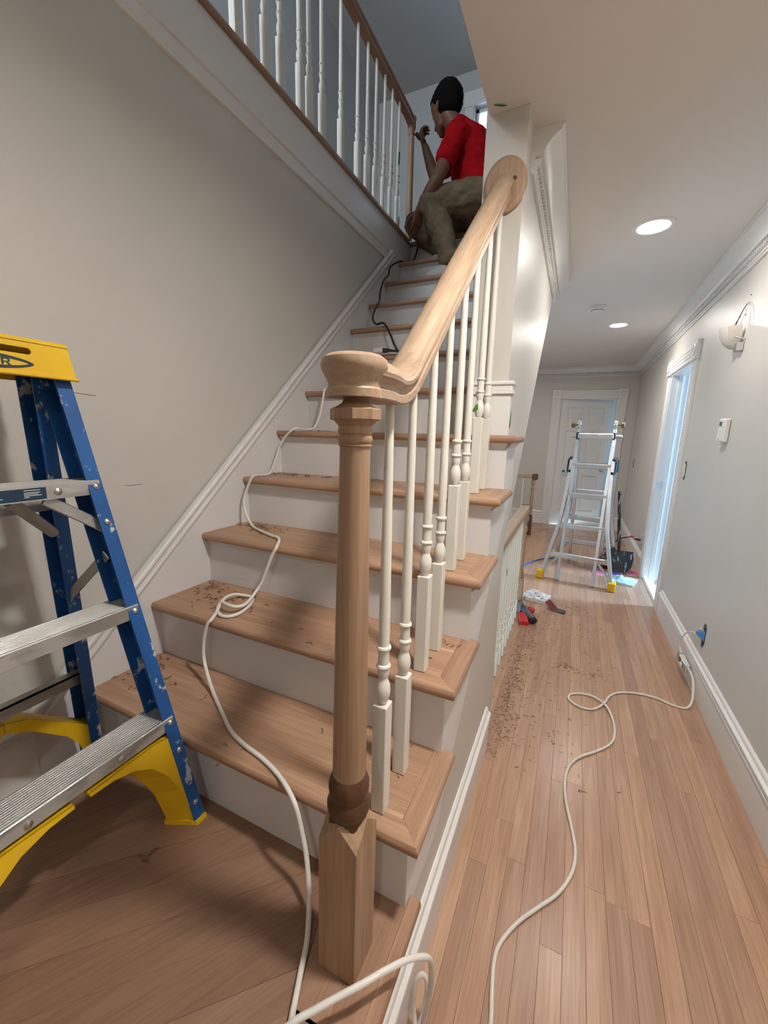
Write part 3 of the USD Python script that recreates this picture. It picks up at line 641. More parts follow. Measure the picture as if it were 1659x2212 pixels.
part('screw_ear', [cb((-.006, -.012, .042), (-.001, .006, .066)), cb((-.006, -.014, -.068), (-.001, .004, -.046))], DKSTEEL, ob)
part('wire_nut', lathe([(.006, 0), (.0075, .004), (.005, .016), (.001, .018)], 10, (-.012, -.006, .03), (-.6, -.3, .5)), WHITEP, ob)
part('cable', tube([(-.008, .0, -.02), (-.025, .03, -.012), (-.038, .09, -.03), (-.040, .17, -.08), (-.040, .235, -.15), (-.040, .232, -.20), (-.038, .185, -.216)], .0035, 8, 6), WHITEC, ob, label='white cable drooping out of the box')
rc = thing('loose_receptacle', 'white outlet strip lying loose against the right baseboard with cord plugged in', 'outlet', (XW-.037, 2.125, -.497))
part('body', [cb((-.016, -.075, -.022), (.012, .06, .020), .004)], WHITEP, rc)
part('mounting_strap', [cb((-.018, .055, -.025), (-.014, .09, .022), .001), cb((-.020, -.105, -.025), (-.016, -.07, .024), .001)], STEEL, rc, label='metal mounting strap')
part('socket', [cb((-.019, -.06, -.014), (-.0155, -.025, .014), .003), cb((-.019, .005, -.014), (-.0155, .04, .014), .003)], DKSTEEL, rc)
part('plug', cb((-.03, -.06, -.012), (-.019, -.028, .012), .004), WHITEC, rc)
sw_ = thing('switch_box', 'open switch hole with bare metal ears beside the right doorway casing', 'switch box', (XW, 3.03, .58))
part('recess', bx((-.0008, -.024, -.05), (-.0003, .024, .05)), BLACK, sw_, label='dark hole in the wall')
part('strap', [cb((-.008, -.010, -.045), (-.001, .010, .045)), cb((-.014, -.006, -.012), (-.006, .006, .02))], WHITEP, sw_)
part('screw_ear', [cb((-.005, -.010, .048), (-.001, .008, .068)), cb((-.005, -.010, -.068), (-.001, .008, -.048))], DKSTEEL, sw_)
hb = thing('switch_hole', 'small open switch hole far along the right wall near the end door', 'switch box', (XW, 5.9, .47))
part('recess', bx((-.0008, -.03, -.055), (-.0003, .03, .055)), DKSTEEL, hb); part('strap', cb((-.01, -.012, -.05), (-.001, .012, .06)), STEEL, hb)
po = thing('wall_outlet', 'white wall outlet plate just past the right doorway with a black plug in it', 'outlet', (XW, 4.39, -.25))
part('cover_plate', cb((-.006, -.036, -.058), (-.0005, .036, .058), .002), WHITEP, po)
part('socket', [cb((-.009, -.016, .006), (-.005, .016, .034), .003), cb((-.009, -.016, -.034), (-.005, .016, -.006), .003)], WHITEP, po)
bp = thing('black_tool_cord', 'black cord with red tag running from the wall outlet to the silver ladder', 'cord', (0, 0, 0))
part('plug', [lathe([(.012, 0), (.013, .02), (.009, .045), (.006, .055)], 14, (XW-.009, 4.39, -.27), (-.9, .18, 0))], BLACK, bp)
part('cable', tube([(XW-.06, 4.40, -.27), (.83, 4.42, -.262), (.74, 4.43, -.30), (.66, 4.42, -.41), (.60, 4.42, -.52), (.54, 4.46, -.585), (.44, 4.52, -.594), (.30, 4.50, -.594), (.18, 4.46, -.594), (.12, 4.40, -.594)], .006, 8, 8), BLACK, bp)
part('tag', cb((.835, 4.40, -.285), (.872, 4.405, -.235), .001), WHITEP, bp, label='white and red warning tag'); part('tag_band', cb((.834, 4.398, -.255), (.873, 4.407, -.236), .0005), RED, bp)

# painter's tape scraps
def tape(pts, loc, label): single('painters_tape', hull([np.array(loc)+np.array(q) for q in pts]), GREEN, label, 'tape', smooth=False)
tape([(-.02, -.006, -.001), (.018, .012, -.001), (.02, .005, -.004), (-.018, -.014, -.005), (0, .006, -.002)], (-.132, .905, CZ), 'scrap of green tape on the ceiling above the handrail rosette')
tape([(0, -.012, -.035), (.0012, .010, -.02), (0, .016, .034), (.0012, -.004, -.03), (.0006, .004, .03)], (-.0295, .945, .857), 'green tape scrap standing on the side of the wall plinth')
tape([(-.018, -.001, -.018), (.012, -.001, -.004), (.010, -.0025, .016), (-.012, -.002, -.016)], (-.118, .752, .885), 'green tape scrap stuck to a cream baluster near the wall end')
tape([(-.012, -.0015, -.024), (-.004, -.0015, -.024), (-.012, -.003, .02), (-.004, -.002, .02)], (-.0885, 1.762, .005), 'green tape scrap on a baluster of the basement stair railing')
tape([(-.03, -.001, -.012), (.03, -.001, -.014), (.008, -.002, .025), (-.01, -.003, .02)], (.065, YE+.02, .272), 'triangular green tape scrap on the end door')
tape([(-.008, -.001, -.04), (.006, -.001, -.035), (.008, -.002, .035), (-.004, -.002, .04)], (UX+.012, 2.318, 2.68), 'dark tape scrap on the last baluster of the upstairs gallery')

# ================================================================= BLUE STEPLADDER
sl = thing('stepladder', 'blue fibreglass stepladder with yellow top and metal steps, spattered with paint', 'stepladder')
YC = -.245
def mir(m, s):
    if s > 0: return m
    m = m.copy(); m.vertices[:, 1] = 2*YC - m.vertices[:, 1]; m.invert(); return m
def chan(d, f, t=.004): return [(0, 0), (-f, 0), (-f, -t), (-t, -t), (-t, -d+t), (-f, -d+t), (-f, -d), (0, -d)]
def chan_mesh(a, b, d, f):
    """C channel from a to b: web outside (+y), flanges inward; front face towards +x"""
    a, b = np.array(a, float), np.array(b, float); t = .004
    def slab(y0, y1, x0, x1):
        return hull([p + np.array([x, y, 0]) for p in (a, b) for x in (x0, x1) for y in (y0, y1)])
    return join([slab(-t, 0, -d, 0), slab(-f, -t, -t, 0), slab(-f, -t, -d, -d+t)])
FA, FB = np.array([-.585, -.007, LD+.012]), np.array([-.811, -.084, .905])
RA, RB = np.array([-.951, -.036, LD+.012]), np.array([-.868, -.098, .905])
xf = lambda z: FA[0] + (FB[0]-FA[0])*(z-FA[2])/(FB[2]-FA[2])
yf = lambda z: FA[1] + (FB[1]-FA[1])*(z-FA[2])/(FB[2]-FA[2])
xr_ = lambda z: RA[0] + (RB[0]-RA[0])*(z-RA[2])/(RB[2]-RA[2])
yr_ = lambda z: RA[1] + (RB[1]-RA[1])*(z-RA[2])/(RB[2]-RA[2])
STEPZ = (.095, .387, .680)
for s in (1, -1):
    fr_ = part('front_rail', mir(chan_mesh(FA, FB, .068, .030), s), BLUE, sl)
    for z in list(STEPZ) + [.02, .60, -.13]:
        part('rivet', mir(lathe([(.0075, 0), (.007, .002), (.004, .0042), (.0005, .005)], 14, (xf(z-.014)+.0, yf(z-.014)-.014, z-.014), (1, 0, .2)), s), STEEL, fr_)
    part('rear_rail', mir(chan_mesh(RA, RB, .066, .028), s), BLUE, sl)
    # moulded yellow corner braces and feet
    sh = (FB[0]-FA[0])/(FB[2]-FA[2])
    arch = [(-.010, -.188), (-.010, .045), (-.06, .053), (-.12, .0525), (-.205, .0505), (-.205, .044), (-.15, .028), (-.115, -.005), (-.098, -.047), (-.085, -.10), (-.080, -.188)]
    topl = [(-.010, .045), (-.06, .053), (-.12, .0525), (-.205, .0505)]
    inF = [(-.205, .044), (-.16, .042), (-.115, .030), (-.080, .006), (-.054, -.035), (-.036, -.09), (-.022, -.188)]
    inB = [(-.205, .044), (-.17, .036), (-.135, .020), (-.108, -.006), (-.086, -.045), (-.068, -.10), (-.058, -.188)]
    m = [extr([(-.010, -.188)] + topl + inF, 'x', -.008, -.003)]
    for k in range(6):
        m.append(hull([(x, q[0]+dy, q[1]+dz) for x, P_ in ((-.005, inF), (-.062, inB)) for q in (P_[k], P_[k+1]) for dy, dz in ((0, 0), (.003, .002))]))
    for (ya, za), (yb_, zb) in zip(topl[:-1], topl[1:]):
        m.append(hull([(x, y, z) for x in (-.062, -.004) for y, z in ((ya, za), (yb_, zb), (ya, za-.004), (yb_, zb-.004))]))
    pad = hull([(x, y, z) for z in (-.1995, -.188) for x, y in ((.004, .003), (.004, -.026), (-.072, -.062), (-.072, .003))])
    m = join(m + [pad])
    m.vertices[:, 0] += xf(0) + sh*m.vertices[:, 2]; m.vertices[:, 1] += yf(-.1) - .002 + (FB[1]-FA[1])/(FB[2]-FA[2])*(m.vertices[:, 2]+.1)
    part('corner_brace', mir(m, s), YELL, sl)
    sh2 = (RB[0]-RA[0])/(RB[2]-RA[2])
    arch2 = [(.005, -.188), (.005, .015), (-.011, .023), (-.088, .089), (-.150, .143), (-.195, .160), (-.195, .135), (-.145, .105), (-.075, .035), (-.050, -.005), (-.035, -.055), (-.030, -.188)]
    arch2 = [(y-.006, z-.045 if z > -.1 else z) for y, z in arch2]
    m = join([extr(arch2, 'x', -.008, -.003), cb((-.072, -.045, -.1995), (.004, .003, -.186), .002)] + [hull([(x, y, z) for x in (-.062, -.004) for y, z in (p, q, (p[0], p[1]-.004), (q[0], q[1]-.004))]) for p, q in zip(arch2[1:5], arch2[2:6])] + [bx((-.062, -.006, -.19), (-.004, -.002, -.03))])
    m.vertices[:, 0] += xr_(0) + sh2*m.vertices[:, 2]; m.vertices[:, 1] += yr_(-.1) - .002
    part('corner_brace', mir(m, s), YELL, sl)
    # struts under the top step, spreader bars
    part('strut', mir(bar((xf(.645)-.02, -.175, .648), (xf(.57)-.02, yf(.57)-.006, .565), .024, .006, (1, 0, 0)), s), ALUW, sl)
    part('strut', mir(cyl((xf(.65)-.06, -.215, .645), (xr_(.55)-.012, yr_(.55)-.028, .545), .012, 14, .003), s), ALUW, sl)
    part('spreader', mir(bar((xf(.47)-.06, yf(.47)-.012, .50), (xr_(.40)-.01, yr_(.40)-.02, .375), .004, .024, (0, 0, 1)), s), ALUW, sl)
for z in STEPZ:
    x0 = xf(z)+.002; y1 = yf(z)-.005; y0 = 2*YC-y1; d = .080
    top = [(x0, z-.032), (x0, z-.002), (x0-.002, z)]
    for k in range(11):
        xa = x0-.006-k*.0066; top += [(xa, z), (xa-.0012, z-.0016), (xa-.0035, z-.0016), (xa-.0047, z)]
    top += [(x0-d, z), (x0-d, z-.030), (x0-d+.004, z-.030), (x0-d+.004, z-.005), (x0-.004, z-.005), (x0-.004, z-.032)]
    st2 = part('step', extr(top, 'y', y0, y1), ALUW, sl, smooth=False)
    for yy in ((-.16, -.33) if z < .2 else (-.155,) if z > .6 else ()):
        part('rivet', lathe([(.008, 0), (.007, .002), (.0035, .004), (.0005, .0045)], 14, (x0, yy, z-.017 if z > .2 else z-.020), (1, 0, 0)), STEEL, st2)
    if z > .6:
        part('sticker', bx((x0, -.300, z-.029), (x0+.0006, -.176, z-.0055)), NAVY, st2, label='torn navy instruction sticker')
        part('sticker_print', [bx((x0+.0006, ya, z-zz), (x0+.0008, yb_, z-zz+.0012)) for ya, yb_, zz in ((-.213, -.186, .010), (-.213, -.186, .0145), (-.213, -.190, .0175), (-.213, -.184, .0205), (-.213, -.205, .0235), (-.275, -.246, .0225), (-.295, -.270, .0255))], WHITEP, st2, smooth=False)
        part('sticker_tear', extr([(-.300, z-.019), (-.262, z-.021), (-.258, z-.016), (-.265, z-.010), (-.282, z-.0055), (-.300, z-.0055)], 'x', x0+.0006, x0+.0009), ALUW, st2)
for z, dx in ((.115, 0), (.60, 0)):
    part('rear_bar', join([bx((xr_(z)-.024, 2*YC-yr_(z)+.006, z), (xr_(z)-.020, yr_(z)-.006, z+.030)), bx((xr_(z)-.046, 2*YC-yr_(z)+.006, z+.026), (xr_(z)-.020, yr_(z)-.006, z+.030))]), ALUW, sl)
# moulded top with slot and printed emblem
tp = part('top_cap', None if False else join([
    extr(Polygon([(2*YC+.081, .893), (-.081, .893), (-.093, .958), (2*YC+.093, .958)]).difference(LineString([(-.235, .9375), (-.163, .9375)]).buffer(.006)), 'x', -.004, 0),
    bx((-.158, 2*YC+.085, .893), (-.154, -.085, .957)), hull([(x, y, z) for x in (-.160, .002) for y, z in ((2*YC+.092, .955), (-.092, .955), (2*YC+.094, .962), (-.094, .962))]),
    hull([(x, y, z) for x in (-.156, -.002) for y, z in ((-.081, .893), (-.085, .893), (-.093, .957), (-.097, .957))]), hull([(x, 2*YC-y, z) for x in (-.156, -.002) for y, z in ((-.081, .893), (-.085, .893), (-.093, .957), (-.097, .957))]),
    cb((-.006, 2*YC+.077, .890), (.005, -.077, .897), .002)]).apply_translation((-.788, 0, 0)), YELL, sl, smooth=False)
lens_o = []; 
for t in np.linspace(0, 2*np.pi, 48, endpoint=False):
    c, s_ = math.cos(t), math.sin(t); lens_o.append((-.245+.090*c, .9135+.0145*s_*(abs(s_)**.25)))
LO = Polygon(lens_o); LI = affinity.scale(LO, .90, .58)
part('emblem', extr(LO.difference(LI), 'x', -.788, -.7872), NAVY, tp, label='dark printed lens-shaped emblem')
tx = meshkit.text_mesh('WERNER', .0115, .0008, True); w_ = tx.bounds[1][0]-tx.bounds[0][0]
tx.apply_transform(np.array([[0, 0, 1, 0], [.104/w_, 0, 0, 0], [0, 1, 0, 0], [0, 0, 0, 1.]])); tx.apply_translation((-.788, -.245-.052, .9080))
part('lettering', tx, NAVY, tp, smooth=False)

# ================================================================= SILVER MULTI-POSITION LADDER
al = thing('folding_ladder', 'silver aluminium folding ladder with yellow feet standing open in the hallway', 'ladder', (.322, 3.55, FL), rotz=-7.5)
SPREAD = .80; HZ = 1.56
def lw(z):  return float(np.interp(z, [0, .25, .54, .84, 1.13, 1.2], [.318, .270, .212, .190, .181, .180]))
for face in (0, 1):
    yy = (lambda z: .25*z) if face == 0 else (lambda z: SPREAD-.25*z)
    for s in (-1, 1):
        P = [(s*lw(z), yy(z), z) for z in np.linspace(.05, 1.2, 12)]
        part('flared_rail', sweep(P, [(-.015, -.036), (-.012, -.038), (.012, -.038), (.015, -.036), (.015, .036), (.012, .038), (-.012, .038), (-.015, .036)], up=(0, 1, .0)), ALU, al)
        part('inner_rail', bar((s*.158, yy(.0)+.012*(1-2*face), .004), (s*.158, yy(HZ-.08)+.012*(1-2*face), HZ-.08), .028, .062, (0, 1, 0)), ALU, al)
        part('foot', cb((s*.318-.035, yy(0)-.045, .0005), (s*.318+.030, yy(0)+.045, .085), .006), YELL, al, label='yellow rubber foot')
        part('lock_tab', [cb((s*lw(1.13)-.016+s*.008, yy(z)-.040, z-.02), (s*lw(1.13)+.016+s*.008, yy(z)+.040, z+.022), .004) for z in (1.19, 1.065)] + [bar((s*(lw(1.13)+.028), yy(1.19), 1.19), (s*(lw(1.13)+.028), yy(1.065), 1.065), .02, .014, (0, 1, 0))], NAVY, al, label='dark blue locking clip')
        part('corner_strut', bar((s*.17, yy(.24)-.002, .235), (s*lw(.07), yy(.07)-.002, .075), .022, .010, (0, 1, 0)), ALU, al)
        # hinge with release knob
        if face == 0:
            hz = HZ-.03
            part('hinge', [lathe([(.040, -.014), (.044, -.010), (.044, .010), (.040, .014)], 28, (s*.158, SPREAD/2, hz), (1, 0, 0)), bar((s*.158, yy(1.40), 1.40), (s*.158, SPREAD/2, hz), .018, .05, (0, 1, 0)), bar((s*.158, SPREAD-yy(1.40), 1.40), (s*.158, SPREAD/2, hz), .018, .05, (0, 1, 0))], STEEL, al)
            part('knob', [cyl((s*.17, SPREAD/2, hz), (s*.20, SPREAD/2, hz), .008), lathe([(.018, 0), (.030, .004), (.030, .030), (.024, .034)], 10, (s*.20, SPREAD/2, hz), (s, 0, 0))], plain('knob_plastic_%d' % (s+1), (.16, .13, .05), .45), al, label='olive yellow release knob')
    for z in (.25, .54, .84, 1.13):
        w = lw(z)-.006
        part('rung', [sweep([(-w, yy(z), z), (-w+.05, yy(z), z), (w-.05, yy(z), z), (w, yy(z), z)], [(-.020, -.020), (-.012, -.027), (.012, -.027), (.020, -.020), (.020, .016), (.014, .024), (-.014, .024), (-.020, .016)], up=(0, 0, 1))] +
            [hull([(s*w, yy(z)-.022, z+h) for h in (-.028, .026)] + [(s*w, yy(z)+.022, z+h) for h in (-.028, .026)] + [(s*(w-.07), yy(z)-.019, z+h) for h in (-.014, .014)]) for s in (-1, 1)], ALU, al)
    z = 1.42
    part('top_rung', [bar((-.16, yy(z)-.03*(1-2*face), z), (.16, yy(z)-.03*(1-2*face), z), .040, .052, (0, 0, 1), .008)], ALU, al)
    part('rung_collar', [cb((s*.158-.014, yy(z)-.045, z-.03), (s*.158+.014, yy(z)+.045, z+.035), .004) for s in (-1, 1)], NAVY, al)
    for s in (-1, 1): part('lock_pin', cyl((s*.17, yy(z)-.02, z), (s*.225, yy(z)-.02, z), .016, 16, .003), STEEL, al)

# ================================================================= THINGS ON THE HALL FLOOR
sv = thing('shovel', 'worn black flat shovel standing behind the silver ladder', 'shovel')
bl = [(-.125, .0), (.125, .0), (.135, -.08), (.12, -.17), (.075, -.225), (0, -.245), (-.075, -.225), (-.12, -.17), (-.135, -.08)]
m = extr([(x, z) for x, z in bl], 'y', -.003, .003); m = m.subdivide(); m.vertices[:, 1] += .9*m.vertices[:, 0]**2
m.apply_transform(trimesh.transformations.rotation_matrix(math.radians(-16), (1, 0, 0))); m.apply_translation((.735, 4.17, -.362))
BLK = splat('worn_black_steel', (.012, .012, .013), (.30, .32, .36), .45, 18.0, .575, .63, streak=(2.2, 1, .5))
part('blade', m, BLK, sv)
part('handle', tube([(.728, 4.175, -.42), (.722, 4.18, -.30), (.70, 4.20, -.1), (.665, 4.215, .26)], .015, 12, 6), BLK, sv)
def crumple(w, d, h, seed, n=14):
    g = np.linspace(-.5, .5, n); X, Y = np.meshgrid(g, g); r = np.sqrt(X**2+Y**2)
    p = np.stack([X*6, Y*6, np.full_like(X, seed)], -1); hgt = h*(.35+.9*meshkit.fbm(p, 3, seed))*np.clip(1.25-1.6*np.maximum(abs(X), abs(Y)), .08, 1)
    ed = .06*(meshkit.noise(p*1.5+9, seed)-.5)
    P = np.stack([(X+ed)*w, (Y+ed.T)*d, hgt], -1).reshape(-1, 3); B = P.copy(); B[:, 2] = .0008; k = n*n; F = []
    for i in range(n-1):
        for j in range(n-1):
            a = i*n+j; F += [[a, a+1, a+n+1], [a, a+n+1, a+n], [k+a, k+a+n+1, k+a+1], [k+a, k+a+n, k+a+n+1]]
    for i in range(n-1):
        for a, b in ((i, i+1), ((n-1)*n+i+1, (n-1)*n+i), ((i+1)*n, i*n), (i*n+n-1, (i+1)*n+n-1)): F += [[b, a, k+a], [b, k+a, k+b]]
    return trimesh.Trimesh(np.vstack([P, B]), F, process=False)
def flat(name, mesh, loc, rz, mat, label, cat, **k):
    mesh.apply_transform(trimesh.transformations.rotation_matrix(math.radians(rz), (0, 0, 1))); mesh.apply_translation(loc)
    return single(name, mesh, mat, label, cat, **k)
flat('paper_packet', crumple(.20, .16, .085, 3), (.02, 2.965, FL), -14, PAPER, 'crumpled white printed packet on the floor near the basement railing post', 'packet')
flat('plastic_packet', crumple(.20, .19, .06, 5), (.765, 3.83, FL), -18, paint('pale_cyan_plastic', (.50, .72, .74), .35, 0, .08, 20), 'crumpled pale cyan packet on the floor beside the ladder foot', 'packet')
fo = thing('sandpaper_scrap', 'folded dark red and grey sandpaper scrap on the floor past the white packet', 'sandpaper', (.185, 2.80, FL), rotz=-20)
part('red_flap', hull([(-.075, -.04, .055), (-.07, .045, .06), (0, -.045, .002), (0, .045, .002), (0, -.045, .0005), (0, .045, .0005), (-.074, -.04, .053), (-.069, .045, .058)]), MAROON, fo)
part('grey_flap', hull([(0, -.045, .002), (0, .045, .002), (.085, -.03, .012), (.075, .035, .006), (0, -.045, .0005), (0, .045, .0005), (.085, -.03, .010), (.075, .035, .004)]), DKSTEEL, fo, label='grey grit side')
def disc(x, y, r, mat, label, tilt=0):
    m = lathe([(r, 0), (r, .003)], 32); m.apply_transform(trimesh.transformations.rotation_matrix(math.radians(tilt), (1, 0, 0))); m.apply_translation((x, y, FL+.0005+r*math.sin(math.radians(abs(tilt)))))
    t = thing('sanding_disc', label, 'sanding disc'); part('abrasive', m, mat, t)
    m2 = lathe([(r+.0025, .0), (r+.0025, .002), (r-.004, .0034), (r-.004, .0)], 32); m2.apply_transform(trimesh.transformations.rotation_matrix(math.radians(tilt), (1, 0, 0))); m2.apply_translation((x, y, FL+.0005+r*math.sin(math.radians(abs(tilt)))))
    part('backing_rim', m2, plain('disc_rim_%d' % round(x*100), (.75, .62, .66), .7), t)
disc(.875, 4.16, .070, PINK, 'round pink sanding disc lying at the foot of the right wall', 8)
disc(.70, 4.08, .070, PURPLE, 'round purple sanding disc lying under the black shovel', 10)
disc(.565, 4.02, .070, PINK, 'round pink sanding disc lying between the ladder legs', 3)
single('red_box', cb((.53, 4.22, FL+.0005), (.66, 4.30, FL+.10), .003), MAROON, 'small dark red box under the silver ladder', 'box')
single('blue_hose', tube([(-.34, 3.60, FL+.007), (-.22, 3.78, FL+.007), (-.15, 3.98, FL+.007), (-.06, 4.18, FL+.007), (.06, 4.32, FL+.007), (.16, 4.36, FL+.007)], .0065, 8, 8), BLUEC, 'blue hose lying on the floor left of the silver ladder', 'hose')
sn = thing('power_sander', 'red and grey hand power sander lying by the basement railing post', 'power tool', (-.055, 2.56, FL), rotz=20)
part('sole_grip', sweep([(-.02, -.17, .014), (-.01, -.10, .022), (.0, -.03, .026)], [(-.028, -.013), (.028, -.013), (.034, 0), (.026, .016), (-.026, .016), (-.034, 0)], up=(0, 0, 1)), RED, sn, label='red body')
part('motor_housing', tube([(.05, -.14, .032), (.045, -.09, .036), (.035, -.03, .042), (.02, .03, .05)], .027, 16, 4, ), DKSTEEL, sn, label='grey motor housing')
part('end_cap', lathe([(.026, 0), (.026, .012), (.018, .016), (.001, .016)], 20, (.051, -.142, .032), (.05, -1, -.05)), BLACK, sn)
part('guard', [lathe([(.045, -.015), (.048, -.008), (.048, .008), (.045, .015)], 24, (-.005, .06, .05), (1, .3, 0))], DKSTEEL, sn)
part('red_knob', ball((.075, .02, .042), .030, (1, 1.1, 1)), RED, sn, label='round red front knob')

# wood shavings
def shavings(spots, k_=1.0):
    V = []; F = []
    for (x, y, z, n, sx, sy) in spots:
        for _ in range(n):
            px, py = x+rng.gauss(0, sx), y+rng.gauss(0, sy); a = rng.uniform(0, 6.28); L = k_*rng.uniform(.007, .027); w = k_*rng.uniform(.0014, .0040); cu = rng.uniform(-1.6, 1.6)
            k = len(V); lift = rng.uniform(.001, .005)
            P = []
            for i in range(4):
                t = i/3; aa = a+cu*t; P.append((px+L*t*math.cos(aa), py+L*t*math.sin(aa), z+.0012+lift*math.sin(math.pi*t)))
            for i, q in enumerate(P):
                aa = a+cu*i/3; nx, ny = -math.sin(aa)*w/2, math.cos(aa)*w/2
                V += [(q[0]+nx, q[1]+ny, q[2]), (q[0]-nx, q[1]-ny, q[2]), (q[0]-nx, q[1]-ny, q[2]-.0009), (q[0]+nx, q[1]+ny, q[2]-.0009)]
            for i in range(3):
                for j in range(4): b = k+i*4; F += [[b+j, b+(j+1) % 4, b+4+(j+1) % 4], [b+j, b+4+(j+1) % 4, b+4+j]]
            F += [[k, k+3, k+2], [k, k+2, k+1], [k+12, k+13, k+14], [k+12, k+14, k+15]]
    return trimesh.Trimesh(V, F, process=False)
def clip(m, f): 
    c = m.triangles_center; keep = f(c); return trimesh.Trimesh(m.vertices, m.faces[keep], process=False)
hs = [(-.0, 1.35, FL, 70, .03, .18), (.02, 1.7, FL, 90, .035, .22), (.05, 1.2, FL, 30, .05, .12), (.02, 2.1, FL, 60, .05, .2), (.08, 1.6, FL, 40, .09, .35), (.27, 1.93, FL, 26, .025, .02), (.42, 1.9, FL, 22, .05, .03), (.3, 2.2, FL, 40, .2, .4), (.33, 2.9, FL, 14, .05, .05), (.5, 2.8, FL, 25, .2, .35), (.2, 2.6, FL, 25, .15, .2), (.28, 1.25, FL, 10, .06, .1), (.36, .98, FL, 5, .01, .01), (-.1, 2.95, FL, 20, .05, .1), (-.28, 5.36, FL, 40, .09, .05)]
single('wood_shavings', clip(shavings([(a, b, c, int(n*1.6), d, e) for a, b, c, n, d, e in hs], .72), lambda c: (c[:, 0] > -.10) & (c[:, 0] < .93) | (c[:, 1] > 2.8)), SHAV, 'brown wood shavings strewn over the hallway floor along the basement railing', 'wood shavings', smooth=False, kind='stuff')
ss = [(XL+.05, .185, 0, 40, .04, .03), (XL+.13, .12, 0, 26, .05, .035), (XL+.10, .42, .2, 34, .05, .025), (XL+.17, .36, .2, 20, .05, .03), (XL+.10, .645, .4, 40, .07, .02), (XL+.2, .6, .4, 16, .06, .03), (XL+.13, .87, .6, 40, .10, .02), (XL+.35, .87, .6, 16, .15, .02), (XL+.12, 1.1, .8, 30, .08, .02), (XL+.10, 1.33, 1.0, 14, .05, .02), (-.62, -.14, LD, 7, .012, .012), (-.5, .06, 0, 5, .15, .05), (-.2, .18, 0, 6, .1, .05), (-.6, .35, .2, 8, .2, .05), (-.08, .44, .2, 5, .02, .02)]
single('stair_shavings', clip(shavings(ss), lambda c: (c[:, 0] > XL+.016)), SHAV, 'curled wood shavings lying in the corners of the stair treads', 'wood shavings', smooth=False, kind='stuff')

# ================================================================= CORDS
wc = thing('extension_cord', 'long white extension cord snaking over the hall floor and up the stair treads', 'extension cord')
hall = [(.913, 2.06, -.49), (.920, 1.97, -.50), (.912, 1.89, -.535), (.895, 1.82, -.575), (.863, 1.786, -.5945), (.802, 1.786, -.594), (.746, 1.812, -.594), (.658, 1.815, -.594), (.564, 1.779, -.594), (.51, 1.719, -.594), (.476, 1.628, -.590), (.429, 1.559, -.594), (.379, 1.537, -.594), (.326, 1.556, -.594), (.302, 1.595, -.594), (.318, 1.639, -.594), (.376, 1.669, -.594), (.433, 1.658, -.59), (.481, 1.598, -.583), (.506, 1.524, -.594), (.51, 1.417, -.594), (.488, 1.323, -.594), (.427, 1.24, -.594), (.351, 1.16, -.594), (.311, 1.081, -.594), (.298, .996, -.594), (.304, .897, -.594), (.326, .783, -.594), (.338, .697, -.594), (.328, .618, -.594), (.289, .532, -.594), (.234, .461, -.594), (.183, .393, -.594), (.148, .325, -.594), (.14, .274, -.594), (.147, .207, -.594), (.154, .154, -.594), (.155, .06, -.594), (.13, -.02, -.594), (.08, -.04, -.594), (.03, .0, -.594),
    (.001, .062, -.592), (.006, .080, -.56), (.010, .092, -.50), (.006, .094, -.472), (-.004, .092, -.460), (-.014, .084, -.47), (-.017, .078, -.50), (-.014, .072, -.55), (-.002, .058, -.58), (.012, .045, -.56), (.022, .036, -.48), (.034, .018, -.38), (.042, -.002, -.29), (.044, -.022, -.215), (.040, -.037, -.182), (.028, -.055, -.163), (.012, -.075, -.152), (-.012, -.108, -.142), (-.045, -.15, -.138), (-.075, -.18, -.142), (-.10, -.205, -.147), (-.128, -.232, -.155), (-.165, -.27, -.19), (-.185, -.31, -.25), (-.17, -.33, -.30), (-.145, -.29, -.27), (-.136, -.245, -.215), (-.146, -.20, -.183), (-.165, -.155, -.186), (-.181, -.115, -.187), (-.198, -.085, -.178), (-.215, -.06, -.155), (-.236, -.038, -.106), (-.257, -.026, -.058), (-.278, -.018, -.012)]
P = hall + [(-.312, -.004, .0075), (-.362, .019, .0065), (-.423, .037, .0065), (-.487, .049, .0065), (-.555, .069, .0065), (-.632, .11, .0065), (-.724, .161, .012), (-.777, .188, .042), (-.809, .206, .078), (-.812, .212, .132), (-.797, .216, .19),
    (-.787, .226, .208), (-.805, .262, .213), (-.832, .305, .222), (-.846, .343, .226), (-.848, .380, .222), (-.836, .406, .213), (-.812, .420, .2065), (-.783, .403, .2065), (-.757, .356, .2065), (-.745, .301, .2065), (-.757, .268, .2065), (-.787, .262, .2065), (-.826, .285, .2065), (-.832, .297, .217), (-.828, .306, .226), (-.785, .292, .232), (-.762, .304, .224), (-.753, .330, .222), (-.757, .363, .228), (-.765, .394, .238),
    (-.752, .415, .27), (-.735, .425, .32), (-.716, .432, .37), (-.704, .446, .4035), (-.760, .523, .4065), (-.817, .546, .4065), (-.91, .586, .4065), (-.98, .625, .4065), (-1.02, .632, .45), (-1.043, .645, .507), (-1.036, .660, .556), (-1.015, .674, .6075), (-1.025, .74, .6065), (-1.035, .80, .61), (-1.045, .850, .66), (-1.032, .885, .747), (-.975, .902, .8075), (-.955, .95, .8065), (-.955, 1.03, .815), (-.955, 1.085, .88), (-.957, 1.115, .96), (-.957, 1.136, 1.0065), (-.955, 1.2, 1.0065), (-.97, 1.28, 1.02), (-.975, 1.335, 1.12), (-.935, 1.358, 1.2070), (-.890, 1.362, 1.2065), (-.83, 1.352, 1.2065), (-.795, 1.347, 1.2085)]
part('cable', tube(P, .0056, 10, 5), WHITEC, wc)
part('socket_end', [cb((-.80, 1.332, 1.2008), (-.742, 1.362, 1.226), .006)], WHITEC, wc)
kc = thing('tool_power_cord', 'black power cord winding up the upper stair treads to the worker', 'cord')
